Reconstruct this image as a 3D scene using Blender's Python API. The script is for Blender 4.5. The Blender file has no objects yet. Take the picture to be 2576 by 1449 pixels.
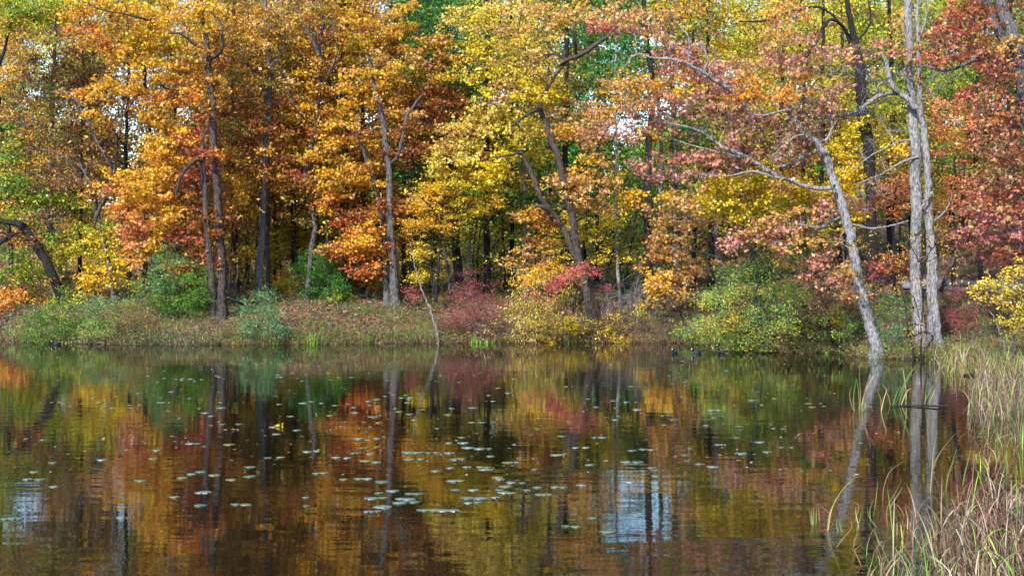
import bpy, math
import numpy as np
PI = math.pi
COL = bpy.context.scene.collection
F, CH, HV, U0 = 3600.0, 3.2, 660.0, 1288.0      # focal length and horizon in 2576-wide units, camera height
# ------------------------------------------------------------------ layout helpers
def at(u, v, Y):
    return np.array([(u - U0) / F * Y, Y, CH - (v - HV) / F * Y])
CROP = {0: (0, 0, 1.0, 1.0)}
for i in range(4):
    CROP[i + 1] = (644.15 * i, 0.0, .33, .33)
    CROP[i + 5] = (644.15 * i, 444.0, .33, .33)
for i in range(3):
    CROP[i + 9] = (858.7 * i, 888.0, .387, .387)
def cv(k, x, y):
    c = CROP[k]
    return c[0] + x * c[2], c[1] + y * c[3]
SH_U = [-900, -300, 0, 60, 300, 640, 1000, 1300, 1700, 1800, 1900, 2100, 2200, 2300, 2400, 2500, 2576, 3000, 4200]
SH_V = [838, 850, 853, 860, 866, 867, 863, 862, 862, 870, 884, 888, 901, 903, 905, 925, 935, 1000, 1100]
def shoreY(u):
    return F * CH / (np.interp(u, SH_U, SH_V) - HV)
DK = np.array([-30, -6, -1.0, 0, .35, 3, 6, 9, 14, 24, 40, 100, 400.])
HA = np.array([-1.5, -1.1, -.3, -.02, .22, .95, 1.45, 1.62, 1.8, 2.1, 2.7, 8, 22.])
HB = np.array([-1.5, -.9, -.12, -.02, .10, .42, .8, 1.25, 2.15, 3.3, 5.2, 12, 26.])
def ground(x, y):
    x = np.asarray(x, float); y = np.asarray(y, float)
    u = U0 + F * x / np.maximum(y, 4)
    d = y - shoreY(u)
    w = np.clip((u - 1850) / 350, 0, 1); w = w * w * (3 - 2 * w)
    z = np.interp(d, DK, HA) * (1 - w) + np.interp(d, DK, HB) * w
    n = (.06 * np.sin(x * 1.9 + 1.3 * np.sin(y * .8)) + .05 * np.sin(y * 2.3 + x * .7) + .03 * np.sin(x * 5.1 + y * 3.7)
         + .08 * np.sin(x * .55 + 2) * np.sin(y * .4))
    return z + n * np.clip((d - .3) / 3, 0, 1) + .05 * np.sin(x * 3.3 + np.sin(x * 7.1)) * np.clip(1 - abs(d - .3), 0, 1)
def ground_Y(u, v):
    ys = np.arange(14, 140, .1)
    xs = (u - U0) / F * ys
    z = ground(xs, ys)
    vv = HV + (CH - z) / ys * F
    ok = np.where((vv <= v) & (ys > shoreY(u) - .2))[0]
    return float(ys[ok[0]]) if len(ok) else 70.0
def water_pt(u, v, z=0.0):
    Y = F * (CH - z) / (v - HV)
    return np.array([(u - U0) / F * Y, Y, z])
def thin_spot(u, v, Y):
    # thin places in the wood where sky shows low over the pond (also in its reflection)
    w = 2 * (HV + F * CH / Y) - v
    return ((u - 1600) / 150) ** 2 + ((w - 1285) / 105) ** 2 < 1 or ((u - 300) / 38) ** 2 + ((w - 1270) / 170) ** 2 < 1 or ((u - 85) / 32) ** 2 + ((w - 1295) / 60) ** 2 < 1
# ------------------------------------------------------------------ tagging
def tag(o, label=None, cat=None, group=None, kind=None):
    if label: o['label'] = label
    if cat: o['category'] = cat
    if group: o['group'] = group
    if kind: o['kind'] = kind
    return o
def empty(name, loc, rz=0.0):
    o = bpy.data.objects.new(name, None); COL.objects.link(o)
    o.location = [float(q) for q in loc]; o.rotation_euler = (0, 0, rz)
    o.empty_display_size = .3
    return o
# ------------------------------------------------------------------ mesh soup
class Soup:
    def __init__(s):
        s.v = []; s.f4 = []; s.f3 = []; s.n = 0; s.c4 = []; s.c3 = []
    def add(s, v, f, col=None):
        v = np.asarray(v, np.float32).reshape(-1, 3); f = np.asarray(f, np.int64)
        if len(v) == 0 or len(f) == 0: return
        if col is None: col = (.5, .5, .5)
        col = np.asarray(col, np.float32)
        if col.ndim == 1: col = np.tile(col, (len(f), 1))
        if f.shape[1] == 4: s.f4.append(f + s.n); s.c4.append(col)
        else: s.f3.append(f + s.n); s.c3.append(col)
        s.v.append(v); s.n += len(v)
    def build(s, name, mat, parent=None, origin=(0, 0, 0), smooth=False, colour=True):
        me = bpy.data.meshes.new(name)
        V = np.concatenate(s.v) - np.asarray(origin, np.float32)
        f4 = np.concatenate(s.f4) if s.f4 else np.zeros((0, 4), int)
        f3 = np.concatenate(s.f3) if s.f3 else np.zeros((0, 3), int)
        loops = np.concatenate([f4.ravel(), f3.ravel()]).astype(np.int32)
        nf = len(f4) + len(f3)
        me.vertices.add(len(V)); me.vertices.foreach_set('co', V.astype(np.float32).ravel())
        me.loops.add(len(loops)); me.loops.foreach_set('vertex_index', loops)
        me.polygons.add(nf)
        st = np.concatenate([np.arange(len(f4)) * 4, len(f4) * 4 + np.arange(len(f3)) * 3]).astype(np.int32)
        me.polygons.foreach_set('loop_start', st)
        me.update(calc_edges=True)
        if colour:
            C = np.concatenate([c for c in (s.c4 + s.c3)])
            C = np.concatenate([C, np.ones((len(C), 1), np.float32)], 1)
            at_ = me.attributes.new('tint', 'FLOAT_COLOR', 'FACE'); at_.data.foreach_set('color', C.astype(np.float32).ravel())
        if smooth: me.polygons.foreach_set('use_smooth', np.ones(nf, bool))
        me.materials.append(mat)
        o = bpy.data.objects.new(name, me); COL.objects.link(o)
        if parent is not None: o.parent = parent
        elif np.any(np.asarray(origin)): o.location = [float(q) for q in origin]
        return o
def catmull(P, n=4):
    P = np.asarray(P, float)
    if len(P) < 3: 
        t = np.linspace(0, 1, n + 1)[:, None]
        return P[0] * (1 - t) + P[-1] * t
    Q = np.vstack([2 * P[0] - P[1], P, 2 * P[-1] - P[-2]]); out = []
    for i in range(1, len(Q) - 2):
        for t in np.arange(n) / n:
            out.append(.5 * ((2 * Q[i]) + (-Q[i - 1] + Q[i + 1]) * t + (2 * Q[i - 1] - 5 * Q[i] + 4 * Q[i + 1] - Q[i + 2]) * t * t
                             + (-Q[i - 1] + 3 * Q[i] - 3 * Q[i + 1] + Q[i + 2]) * t ** 3))
    out.append(Q[-2]); return np.array(out)
def tube(soup, P, R, sides=8, col=(.5, .5, .5), rough=0.0, rng=None, cap=True):
    P = np.asarray(P, float); R = np.asarray(R, float); m = len(P)
    T = np.gradient(P, axis=0); T /= np.linalg.norm(T, axis=1)[:, None] + 1e-9
    ref = np.array([0, 1., 0]) if abs(T[:, 1]).mean() < .8 else np.array([1., 0, 0])
    A = np.cross(T, ref); A /= np.linalg.norm(A, axis=1)[:, None] + 1e-9
    B = np.cross(T, A)
    a = np.arange(sides) / sides * 2 * PI
    rr = R[:, None] * np.ones(sides)[None]
    if rough and rng is not None:
        rr = rr * (1 + rough * rng.standard_normal((m, sides)) + rough * 1.5 * rng.standard_normal(sides)[None])
    V = P[:, None] + rr[..., None] * (np.cos(a)[None, :, None] * A[:, None] + np.sin(a)[None, :, None] * B[:, None])
    V = V.reshape(-1, 3)
    i = np.arange(m - 1)[:, None] * sides; j = np.arange(sides)[None]; k = (j + 1) % sides
    Fq = np.stack([i + j, i + k, i + sides + k, i + sides + j], -1).reshape(-1, 4)
    soup.add(V, Fq, col)
    if cap:
        tip = np.vstack([V[-sides:], P[-1:] + T[-1:] * R[-1] * .5])
        soup.add(tip, np.array([[q, (q + 1) % sides, sides] for q in range(sides)]), col)
# ------------------------------------------------------------------ colour
def lin(c):
    c = np.asarray(c, float) / 255
    return np.where(c <= .04045, c / 12.92, ((c + .055) / 1.055) ** 2.4)
PAL = {
 'gold': [(246,176,26),(240,150,30),(250,198,60),(226,132,24)],
 'ygold': [(238,196,36),(246,210,62),(226,160,30),(206,190,52)],
 'amber': [(214,132,40),(194,106,34),(232,166,60),(178,92,34)],
 'orange': [(236,122,34),(244,152,48),(222,98,36),(240,170,90)],
 'rust': [(168,80,34),(142,62,30),(190,98,42),(120,56,30)],
 'brown': [(152,100,66),(128,82,56),(176,122,82),(108,72,54)],
 'olive': [(160,140,44),(130,120,40),(184,156,60),(116,98,36)],
 'tan': [(238,190,96),(244,208,130),(220,158,70),(206,140,88)],
 'tang': [(244,210,60),(234,222,80),(230,182,60),(244,220,112)],
 'yellow': [(244,214,24),(232,196,20),(220,204,30),(250,226,60)],
 'ygreen': [(182,192,34),(154,172,34),(206,206,50),(126,152,36)],
 'green': [(76,132,34),(98,150,40),(58,108,32),(130,160,50)],
 'dgreen': [(50,118,36),(38,98,32),(76,140,46),(58,126,28)],
 'pink': [(210,134,114),(182,108,92),(234,174,150),(162,92,80)],
 'peach': [(230,154,96),(238,176,116),(204,122,80),(224,140,60)],
 'red': [(186,78,56),(208,104,76),(158,60,50),(222,130,104)],
 'ored': [(222,84,44),(236,112,56),(196,66,46),(240,140,80)],
 'salmon': [(240,118,84),(246,142,100),(228,96,74),(238,158,110)],
 'crimson': [(182,74,84),(152,56,66),(206,104,106),(190,104,92)],
 'mauve': [(186,98,98),(158,78,80),(208,130,122),(150,72,68),(196,122,96)],
 'bronze': [(196,112,90),(166,84,68),(218,146,116),(186,104,62),(142,68,58),(206,126,84)],
 'scarlet': [(232,82,92),(240,110,112),(206,64,76),(228,128,110)],
 'teal': [(86,150,84),(112,176,108),(62,122,62),(138,190,122)],
 'sgreen': [(140,190,64),(172,208,84),(110,160,54),(196,212,96)],
 'dust': [(178,128,104),(152,104,88),(198,152,124),(128,92,78)],
 'litter': [(124,96,80),(98,76,66),(150,120,102),(80,62,54),(176,150,130),(132,86,60)],
 'straw': [(156,132,96),(176,154,120),(126,102,76),(108,82,66),(150,114,92),(200,184,154)],
 'grass': [(86,140,44),(112,164,56),(64,112,40),(150,170,70)],
}
ALB = .93
def pick(name, rng, n):
    P = np.array([lin(c) for c in PAL[name]])
    q_ = np.clip((.62 - P[:, 1:2] / P[:, :1]) / .25, 0, 1) * (P[:, :1] > P[:, 1:2]) * (P[:, 2:] < P[:, 1:2] * .62)
    P = P * (1 + q_ * np.array([[-.02, .37, -.05]]))
    P = (P * .985 + P.max(1, keepdims=True) * .015) * ALB
    return P[rng.integers(0, len(P), n)]
# ------------------------------------------------------------------ leaves
def _tmpl_oak():
    v = [(0,0,0),(.42,.15,.03),(1,0,-.06),(.42,-.15,.03),
         (.12,.02,0),(.22,.26,.05),(.62,.5,-.02),(.52,.14,.02),
         (.12,-.02,0),(.52,-.14,.02),(.62,-.5,-.02),(.22,-.26,.05)]
    return np.array(v, float), np.array([(0,3,2,1),(4,7,6,5),(8,11,10,9)])
def _tmpl_kite():
    return np.array([(0,0,0),(.45,.30,.06),(1,0,-.05),(.45,-.30,.06)], float), np.array([(0,3,2,1)])
def _tmpl_slim():
    return np.array([(0,0,0),(.45,.16,.03),(1,0,-.08),(.45,-.16,.03)], float), np.array([(0,3,2,1)])
TM = {'oak': _tmpl_oak(), 'kite': _tmpl_kite(), 'slim': _tmpl_slim()}
def add_leaves(soup, pos, size, cols, rng, kind='kite', up=.55, droop=.25, face=(-.12, -.30)):
    n = len(pos)
    if n == 0: return
    N = rng.standard_normal((n, 3)) * .62; N[:, 2] += up; N[:, 0] += face[0]; N[:, 1] += face[1]
    N /= np.linalg.norm(N, axis=1)[:, None]
    A = rng.standard_normal((n, 3)); A[:, 2] -= droop * 2
    A -= (A * N).sum(1)[:, None] * N; A /= np.linalg.norm(A, axis=1)[:, None] + 1e-9
    B = np.cross(N, A)
    tv, tf = TM[kind]
    s = np.asarray(size)[:, None, None]
    w = rng.uniform(.75, 1.2, n)[:, None, None]
    cup = rng.uniform(-1.5, 3, n)[:, None, None]
    V = pos[:, None] + s * (tv[None, :, :1] * A[:, None] + tv[None, :, 1:2] * w * B[:, None] + tv[None, :, 2:3] * cup * N[:, None])
    Fq = tf[None] + (np.arange(n) * len(tv))[:, None, None]
    C = np.repeat(cols, len(tf), 0)
    soup.add(V.reshape(-1, 3), Fq.reshape(-1, 4), C)
def parse(s, default_r=75):
    """'#1 r75 gold 500,130 620,90 orange 700,200' -> lobes (u, v, ru, colour)"""
    out = []; k = 0; r = default_r; c = 'amber'
    for t in s.split():
        if t[0] == '#': k = int(t[1:])
        elif t[0] == 'r' and t[1:].isdigit(): r = float(t[1:])
        elif ',' in t:
            x, y = t.split(','); u, v = cv(k, float(x), float(y)); out.append((u, v, r * CROP[k][2], c))
        else: c = t
    return out
# ------------------------------------------------------------------ materials
def new_mat(name):
    m = bpy.data.materials.new(name); m.use_nodes = True
    nt = m.node_tree; nt.nodes.clear()
    out = nt.nodes.new('ShaderNodeOutputMaterial')
    return m, nt, out
def leaf_mat(name='autumn_leaf', transl=.32, gloss=.35, rough=.42):
    m, nt, out = new_mat(name); N = nt.nodes; L = nt.links
    a = N.new('ShaderNodeAttribute'); a.attribute_name = 'tint'
    p = N.new('ShaderNodeBsdfPrincipled'); p.inputs['Roughness'].default_value = rough
    p.inputs['Specular IOR Level'].default_value = gloss
    t = N.new('ShaderNodeBsdfTranslucent'); mx = N.new('ShaderNodeMixShader'); mx.inputs[0].default_value = transl
    L.new(a.outputs['Color'], p.inputs['Base Color']); L.new(a.outputs['Color'], t.inputs['Color'])
    L.new(p.outputs[0], mx.inputs[1]); L.new(t.outputs[0], mx.inputs[2]); L.new(mx.outputs[0], out.inputs[0])
    return m
def bark_mat(name, dark, light, lichen=None):
    m, nt, out = new_mat(name); N = nt.nodes; L = nt.links
    tc = N.new('ShaderNodeTexCoord'); mp = N.new('ShaderNodeMapping'); mp.inputs['Scale'].default_value = (17, 17, 3.6)
    L.new(tc.outputs['Object'], mp.inputs[0])
    n1 = N.new('ShaderNodeTexNoise'); n1.inputs['Scale'].default_value = 1.6; n1.inputs['Detail'].default_value = 8; n1.inputs['Distortion'].default_value = .6
    L.new(mp.outputs[0], n1.inputs['Vector'])
    cr = N.new('ShaderNodeValToRGB'); e = cr.color_ramp.elements
    e[0].position = .36; e[0].color = (*lin(dark), 1); e[1].position = .60; e[1].color = (*lin(light), 1)
    L.new(n1.outputs['Fac'], cr.inputs[0])
    n2 = N.new('ShaderNodeTexNoise'); n2.inputs['Scale'].default_value = 1.1; n2.inputs['Detail'].default_value = 5
    L.new(tc.outputs['Object'], n2.inputs['Vector'])
    r2 = N.new('ShaderNodeMapRange'); r2.inputs[1].default_value = .52; r2.inputs[2].default_value = .68; L.new(n2.outputs['Fac'], r2.inputs[0])
    mx = N.new('ShaderNodeMix'); mx.data_type = 'RGBA'; L.new(r2.outputs[0], mx.inputs[0]); L.new(cr.outputs[0], mx.inputs[6])
    hs = N.new('ShaderNodeMix'); hs.data_type = 'RGBA'; hs.blend_type = 'MULTIPLY'; hs.inputs[0].default_value = 1
    L.new(cr.outputs[0], hs.inputs[6]); hs.inputs[7].default_value = (*(lichen or (1.15, 1.2, 1.1)), 1); L.new(hs.outputs[2], mx.inputs[7])
    p = N.new('ShaderNodeBsdfPrincipled'); p.inputs['Roughness'].default_value = .9; p.inputs['Specular IOR Level'].default_value = .15
    L.new(mx.outputs[2], p.inputs['Base Color'])
    b = N.new('ShaderNodeBump'); b.inputs['Strength'].default_value = .9; b.inputs['Distance'].default_value = .05
    L.new(n1.outputs['Fac'], b.inputs['Height']); L.new(b.outputs[0], p.inputs['Normal']); L.new(p.outputs[0], out.inputs[0])
    return m
def ground_mat():
    m, nt, out = new_mat('leaf_strewn_soil'); N = nt.nodes; L = nt.links
    tc = N.new('ShaderNodeTexCoord')
    n1 = N.new('ShaderNodeTexNoise'); n1.inputs['Scale'].default_value = 7; n1.inputs['Detail'].default_value = 10
    n2 = N.new('ShaderNodeTexNoise'); n2.inputs['Scale'].default_value = .45; n2.inputs['Detail'].default_value = 4
    L.new(tc.outputs['Object'], n1.inputs['Vector']); L.new(tc.outputs['Object'], n2.inputs['Vector'])
    c1 = N.new('ShaderNodeValToRGB'); e = c1.color_ramp.elements
    e[0].position = .35; e[0].color = (*lin((52, 40, 32)), 1); e[1].position = .68; e[1].color = (*lin((140, 104, 78)), 1)
    L.new(n1.outputs['Fac'], c1.inputs[0])
    c2 = N.new('ShaderNodeValToRGB'); e = c2.color_ramp.elements
    e[0].position = .35; e[0].color = (*lin((44, 60, 24)), 1); e[1].position = .68; e[1].color = (*lin((104, 120, 54)), 1)
    L.new(n1.outputs['Fac'], c2.inputs[0])
    r = N.new('ShaderNodeMapRange'); r.inputs[1].default_value = .54; r.inputs[2].default_value = .66; L.new(n2.outputs['Fac'], r.inputs[0])
    mx = N.new('ShaderNodeMix'); mx.data_type = 'RGBA'; L.new(r.outputs[0], mx.inputs[0]); L.new(c1.outputs[0], mx.inputs[6]); L.new(c2.outputs[0], mx.inputs[7])
    p = N.new('ShaderNodeBsdfPrincipled'); p.inputs['Roughness'].default_value = .95; p.inputs['Specular IOR Level'].default_value = .1
    L.new(mx.outputs[2], p.inputs['Base Color'])
    b = N.new('ShaderNodeBump'); b.inputs['Strength'].default_value = .8; b.inputs['Distance'].default_value = .08
    L.new(n1.outputs['Fac'], b.inputs['Height']); L.new(b.outputs[0], p.inputs['Normal']); L.new(p.outputs[0], out.inputs[0])
    return m
def simple_mat(name, c, rough=.6, spec=.3, var=.25, scale=20):
    m, nt, out = new_mat(name); N = nt.nodes; L = nt.links
    tc = N.new('ShaderNodeTexCoord'); n = N.new('ShaderNodeTexNoise'); n.inputs['Scale'].default_value = scale; n.inputs['Detail'].default_value = 5
    L.new(tc.outputs['Object'], n.inputs['Vector'])
    cr = N.new('ShaderNodeValToRGB'); e = cr.color_ramp.elements; c = lin(c)
    e[0].position = .3; e[0].color = (*(c * (1 - var)), 1); e[1].position = .7; e[1].color = (*np.minimum(c * (1 + var), 1), 1)
    L.new(n.outputs['Fac'], cr.inputs[0])
    p = N.new('ShaderNodeBsdfPrincipled'); p.inputs['Roughness'].default_value = rough; p.inputs['Specular IOR Level'].default_value = spec
    L.new(cr.outputs[0], p.inputs['Base Color']); L.new(p.outputs[0], out.inputs[0])
    return m
def water_mat():
    m, nt, out = new_mat('pond_water'); N = nt.nodes; L = nt.links
    tc = N.new('ShaderNodeTexCoord')
    def layer(sx, sy, sc, det, rot=0):
        mp = N.new('ShaderNodeMapping'); mp.inputs['Scale'].default_value = (sx, sy, 1); mp.inputs['Rotation'].default_value = (0, 0, rot)
        L.new(tc.outputs['Object'], mp.inputs[0])
        n = N.new('ShaderNodeTexNoise'); n.inputs['Scale'].default_value = sc; n.inputs['Detail'].default_value = det; n.inputs['Roughness'].default_value = .45
        L.new(mp.outputs[0], n.inputs['Vector']); return n
    a = layer(.35, 1, 2.6, 1.5, .08); b = layer(.6, 1, 9.0, 2, -.1); c = layer(.2, .5, .6, 1, .2)
    # calm and breezy patches
    d = layer(.35, .8, .22, 2); rr = N.new('ShaderNodeMapRange'); rr.inputs[1].default_value = .38; rr.inputs[2].default_value = .62
    rr.inputs[3].default_value = .35; rr.inputs[4].default_value = 1.25; L.new(d.outputs['Fac'], rr.inputs[0])
    def mul(x, k):
        q = N.new('ShaderNodeMath'); q.operation = 'MULTIPLY'; L.new(x, q.inputs[0])
        if isinstance(k, float): q.inputs[1].default_value = k
        else: L.new(k, q.inputs[1])
        return q.outputs[0]
    def add(x, y):
        q = N.new('ShaderNodeMath'); q.operation = 'ADD'; L.new(x, q.inputs[0]); L.new(y, q.inputs[1]); return q.outputs[0]
    h = add(add(mul(a.outputs['Fac'], W_A), mul(b.outputs['Fac'], W_B)), mul(c.outputs['Fac'], W_C))
    h = mul(h, rr.outputs[0])
    bp = N.new('ShaderNodeBump'); bp.inputs['Strength'].default_value = 1; bp.inputs['Distance'].default_value = 1.0
    L.new(h, bp.inputs['Height'])
    p = N.new('ShaderNodeBsdfPrincipled')
    p.inputs['Base Color'].default_value = (.006, .006, .003, 1); p.inputs['Roughness'].default_value = .022
    p.inputs['IOR'].default_value = 1.4; L.new(bp.outputs[0], p.inputs['Normal']); L.new(p.outputs[0], out.inputs[0])
    return m
W_A, W_B, W_C = .0040, .0008, .0045
LEAF = leaf_mat()
BLADE = leaf_mat('grass_blade', .25, .3, .5)
BARK = {'grey': bark_mat('grey_bark', (46, 43, 43), (112, 107, 107)),
        'pale': bark_mat('pale_grey_bark', (76, 74, 74), (158, 154, 155), (.85, .98, .92)),
        'brown': bark_mat('brown_bark', (38, 34, 33), (90, 80, 75)),
        'dark': bark_mat('dark_bark', (22, 20, 20), (56, 51, 50))}
# ------------------------------------------------------------------ plants
import zlib
def plant(name, label, cat, base, lobes, trunks=(), bark='grey', lsize=.17, kind='kite', dens=3.2, back=1, depth=1.0,
          group=None, flat=.8, twigs=.7, sides=10, Y=None, sparse=False, face=(-.12, -.30), stemR=.02, up=.55, droop=.25,
          clumps=5, extra=None, brk=1.0, front=-.3):
    rng = np.random.default_rng(zlib.crc32(label.encode()) + (hash_seed[0]))
    if cat == 'tree':
        lsize = lsize * (.80 if len(trunks) > 1 else .72); flat = min(flat, .62) if flat > .6 else flat; dens = dens * 1.08
    u, v = base
    Yb = Y if Y is not None else ground_Y(u, v)
    x0 = (u - U0) / F * Yb
    org = np.array([x0, Yb, float(ground(x0, Yb))])
    root = empty(name, org); tag(root, label, cat, group)
    tr = Soup(); br = Soup(); cr = Soup()
    cand = []                                   # (point, radius)
    for T in trunks:
        dy = 0.0
        if isinstance(T, tuple): T, dy = T
        P = np.array([at(a, b, Yb + dy) for a, b, w in T]); R = np.array([w / 2 / F * (Yb + dy) for a, b, w in T])
        if dy <= -.6: P = np.array([at(a, b, Yb + dy * (i > 0) * min(1, .5 + i * .25)) for i, (a, b, w) in enumerate(T)])
        P[:, 1] += np.cumsum(rng.normal(0, .12, len(P)))
        P = catmull(P, 6); R = np.interp(np.linspace(0, 1, len(P)), np.linspace(0, 1, len(R)), R)
        zg = float(ground(P[0, 0], P[0, 1]))
        if P[0, 2] < zg + .45 + 1e-3 and abs(P[0, 2] - zg) < 1.2:     # a root flare that reaches into the soil
            P[0, 2] = min(P[0, 2], zg - .15)
            hgt = P[:, 2] - zg
            R = R * (1 + .38 * np.exp(-np.clip(hgt, 0, 9) / .22))
        w = np.linspace(0, 1, len(P)); P[1:-1, 0] += rng.normal(0, .018, len(P) - 2)
        tube(tr, P, R, sides, rough=.045 if sides < 12 else .02, rng=rng)
        cand += [(p, r) for p, r in zip(P[1:], R[1:])]
    if not cand: cand = [(org + [0, 0, .05], stemR * 1.8)]
    items = []
    for (lu, lv, lr, lc) in lobes:
        for q in range(1 + back):
            yy = Yb + rng.normal(0, .55) * depth + front * depth * (q == 0) + q * rng.uniform(.7, 1.9) * depth
            du = rng.normal(0, 22) * (q > 0); dv = rng.normal(0, 16) * (q > 0)
            if cat == 'shrub' and lsize < .105 and not trunks: du += rng.normal(0, .4 * lr); dv += rng.normal(0, .4 * lr)
            if cat == 'tree' and thin_spot(lu, lv, yy) and rng.random() < (.6 if q else .1 if Yb < 63 else .7): continue
            p = at(lu + du, lv + dv, yy)
            g = float(ground(p[0], p[1]))
            if p[2] < g + .12: p[2] = g + .12
            items.append((p, lr / F * Yb * (1 + .2 * (q > 0)), lc, q))
    CP = np.array([c[0] for c in cand]); CRr = [c[1] for c in cand]
    order = np.argsort([np.min(np.linalg.norm(CP - it[0], axis=1)) for it in items]) if items else []
    pos_all = []; col_all = []
    for oi in order:
        p, R, lc, q = items[oi]
        CP = np.array([c[0] for c in cand])
        dd = np.linalg.norm(CP - p, axis=1)
        cost = dd + 1.5 * np.clip(CP[:, 2] - p[2] + .25 * dd, 0, None)
        j = int(np.argmin(cost)); a, ra = cand[j]; Ld = dd[j]
        if Ld > .05:
            r0 = min(ra * .62, .006 + .0105 * Ld + .012) * brk
            mid = (a + p) / 2 + np.array([0, 0, .16 * Ld]) + rng.normal(0, .09 * Ld, 3)
            m1 = a + (mid - a) * .5 + rng.normal(0, .05 * Ld, 3)
            B = catmull(np.array([a, m1, mid, p]), 3)
            Rb = np.linspace(r0, max(.25 * r0, .006), len(B))
            tube(br, B, Rb, 5, cap=False)
            for e in (4, 6, 8, len(B) - 1): cand.append((B[min(e, len(B) - 1)], Rb[min(e, len(B) - 1)]))
        bare = lc == 'bare'
        nc = 9 if bare else max(2, int(round(clumps * rng.uniform(.7, 1.3))))
        if bare:
            R = R * 1.3
        area = PI * R * R * flat
        nl = int(dens * area / (.5 * lsize * lsize) * (.8 if q else 1))
        if sparse: nl = max(3, nl)
        cc = rng.normal(0, .5, (nc, 3)) * [R, R * 1.0, R * flat]; cen = p + cc
        wts = rng.dirichlet(np.ones(nc) * 3)
        cpal = pick('dust' if bare else lc, rng, nc); cj = rng.uniform(.82, 1.15, (nc, 1))
        nsh = 0 if bare or sparse else rng.integers(0, 3) + (not trunks)
        for _ in range(nsh):                     # stray shoots that break the outline
            d = rng.normal(0, 1, 3) * [1, .8, .5] + [0, 0, .9 if not trunks else -.05]; d /= np.linalg.norm(d); ln = R * rng.uniform(1.3, 2.3)
            m = rng.integers(7, 15); t_ = rng.uniform(.3, 1, (m, 1)); sag = np.array([0, 0, -.25 * ln])
            pos_all.append(p + d * ln * t_ + sag * t_ ** 2 + rng.normal(0, .05, (m, 3))); col_all.append(pick(lc, rng, m))
            tube(br, np.array([p, p + d * ln * .5 + sag * .25, p + d * ln + sag]), np.array([.009, .006, .003]) * brk, 3, cap=False)
        for k in range(nc):
            if bare:
                s1 = cen[k]; m_ = (p + s1) / 2 + rng.normal(0, .12 * R, 3)
                tube(br, np.array([p, m_, s1]), np.array([.009, .006, .003]) * brk, 3, cap=False)
                s2 = m_ + rng.normal(0, .5 * R, 3); tube(br, np.array([m_, s2]), np.array([.005, .002]) * brk, 3, cap=False)
                continue
            n = int(nl * wts[k]) + 1
            pp = cen[k] + rng.normal(0, 1, (n, 3)) * [R * .38, R * .38, R * .38 * flat * .62]
            col = np.where(rng.random((n, 1)) < .5, cpal[k] * cj[k], pick(lc, rng, n)) * rng.uniform(.8, 1.15, (n, 1))
            r_ = rng.random((n, 1)); alt = ALT.get(lc, 'olive')
            col = np.where(r_ < .13, pick(alt, rng, n), np.where(r_ > .95, pick('dust', rng, n), col))
            pos_all.append(pp); col_all.append(col)
            if rng.random() < twigs:
                s0 = p + rng.normal(0, .02, 3); s1 = cen[k] + rng.normal(0, .3 * R, 3)
                tube(br, np.array([s0, (s0 + s1) / 2 + [0, 0, .04], s1]), np.array([.008, .006, .003]) * brk, 3, cap=False)
    if pos_all:
        PP = np.concatenate(pos_all); CC = np.clip(np.concatenate(col_all), 0, .92)
        add_leaves(cr, PP, rng.uniform(.45, 1.3, len(PP)) * lsize, CC, rng, kind, face=face, up=up, droop=droop)
        cr.build('crown' if trunks else 'foliage', LEAF, root, org, colour=True)
    if tr.n: tr.build('trunk', BARK[bark], root, org, smooth=True, colour=False)
    if br.n: br.build('branches' if tr.n else 'stems', BARK[bark], root, org, smooth=True, colour=False)
    return root
hash_seed = [7]
ALT = {'gold': 'ygold', 'amber': 'ygold', 'orange': 'gold', 'rust': 'amber', 'brown': 'amber', 'tan': 'amber', 'tang': 'olive', 'yellow': 'gold', 'ygreen': 'gold', 'green': 'ygreen', 'dgreen': 'green',
       'pink': 'peach', 'peach': 'olive', 'red': 'rust', 'bronze': 'peach', 'crimson': 'dust', 'salmon': 'peach', 'sgreen': 'ygold', 'teal': 'olive', 'scarlet': 'peach', 'ygold': 'olive'}
# ------------------------------------------------------------------ the front rank of trees, left to right
def pth(k, s):
    out = []
    for t in s.split():
        x, y, w = t.split(','); u, v = cv(k, float(x), float(y)); out.append((u, v, float(w)))
    return out
# leaning dark oak, far left
plant('oak_tree', 'dark trunk leaning left over the far left bank under green and yellow leaves', 'tree', (160, 770), parse('''
#5 r75 green 60,150 150,60 350,120 300,200 60,700 80,820 200,800 30,20 200,100 ygreen 100,250 400,180 550,190 50,300 620,230 250,150 150,340
600,400 750,370 820,400 550,450 620,540 720,600 380,650 260,560 150,700 250,700 300,780 100,900 480,600 430,520 green 400,450 320,480 150,620 30,600
yellow 700,480 800,660 700,700 900,640 960,660 900,830 1000,830 550,880 600,950 750,780 650,800 520,960 800,560 850,470
gold 720,850 650,880 820,740 600,820 330,1000 orange 40,960 150,980 230,980 60,1050 20,880 130,920 olive 500,780 400,760 280,880
rust 100,1120 20,1140 760,950 700,940 60,1180 150,1060 #1 ygreen 60,1100 120,1250 40,1330 150,1400 green 30,1200 90,1390 170,1000 60,960 olive 30,1050'''),
 [([(160, 770, 26), (140, 715, 25), (112, 655, 23), (80, 605, 21), (48, 566, 19), (20, 560, 12), (-30, 548, 9)], -.7),
  ([(66, 585, 14), (30, 590, 12), (0, 606, 9), (-50, 640, 6)], -.7)], bark='dark', dens=2.4, front=.35)
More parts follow.
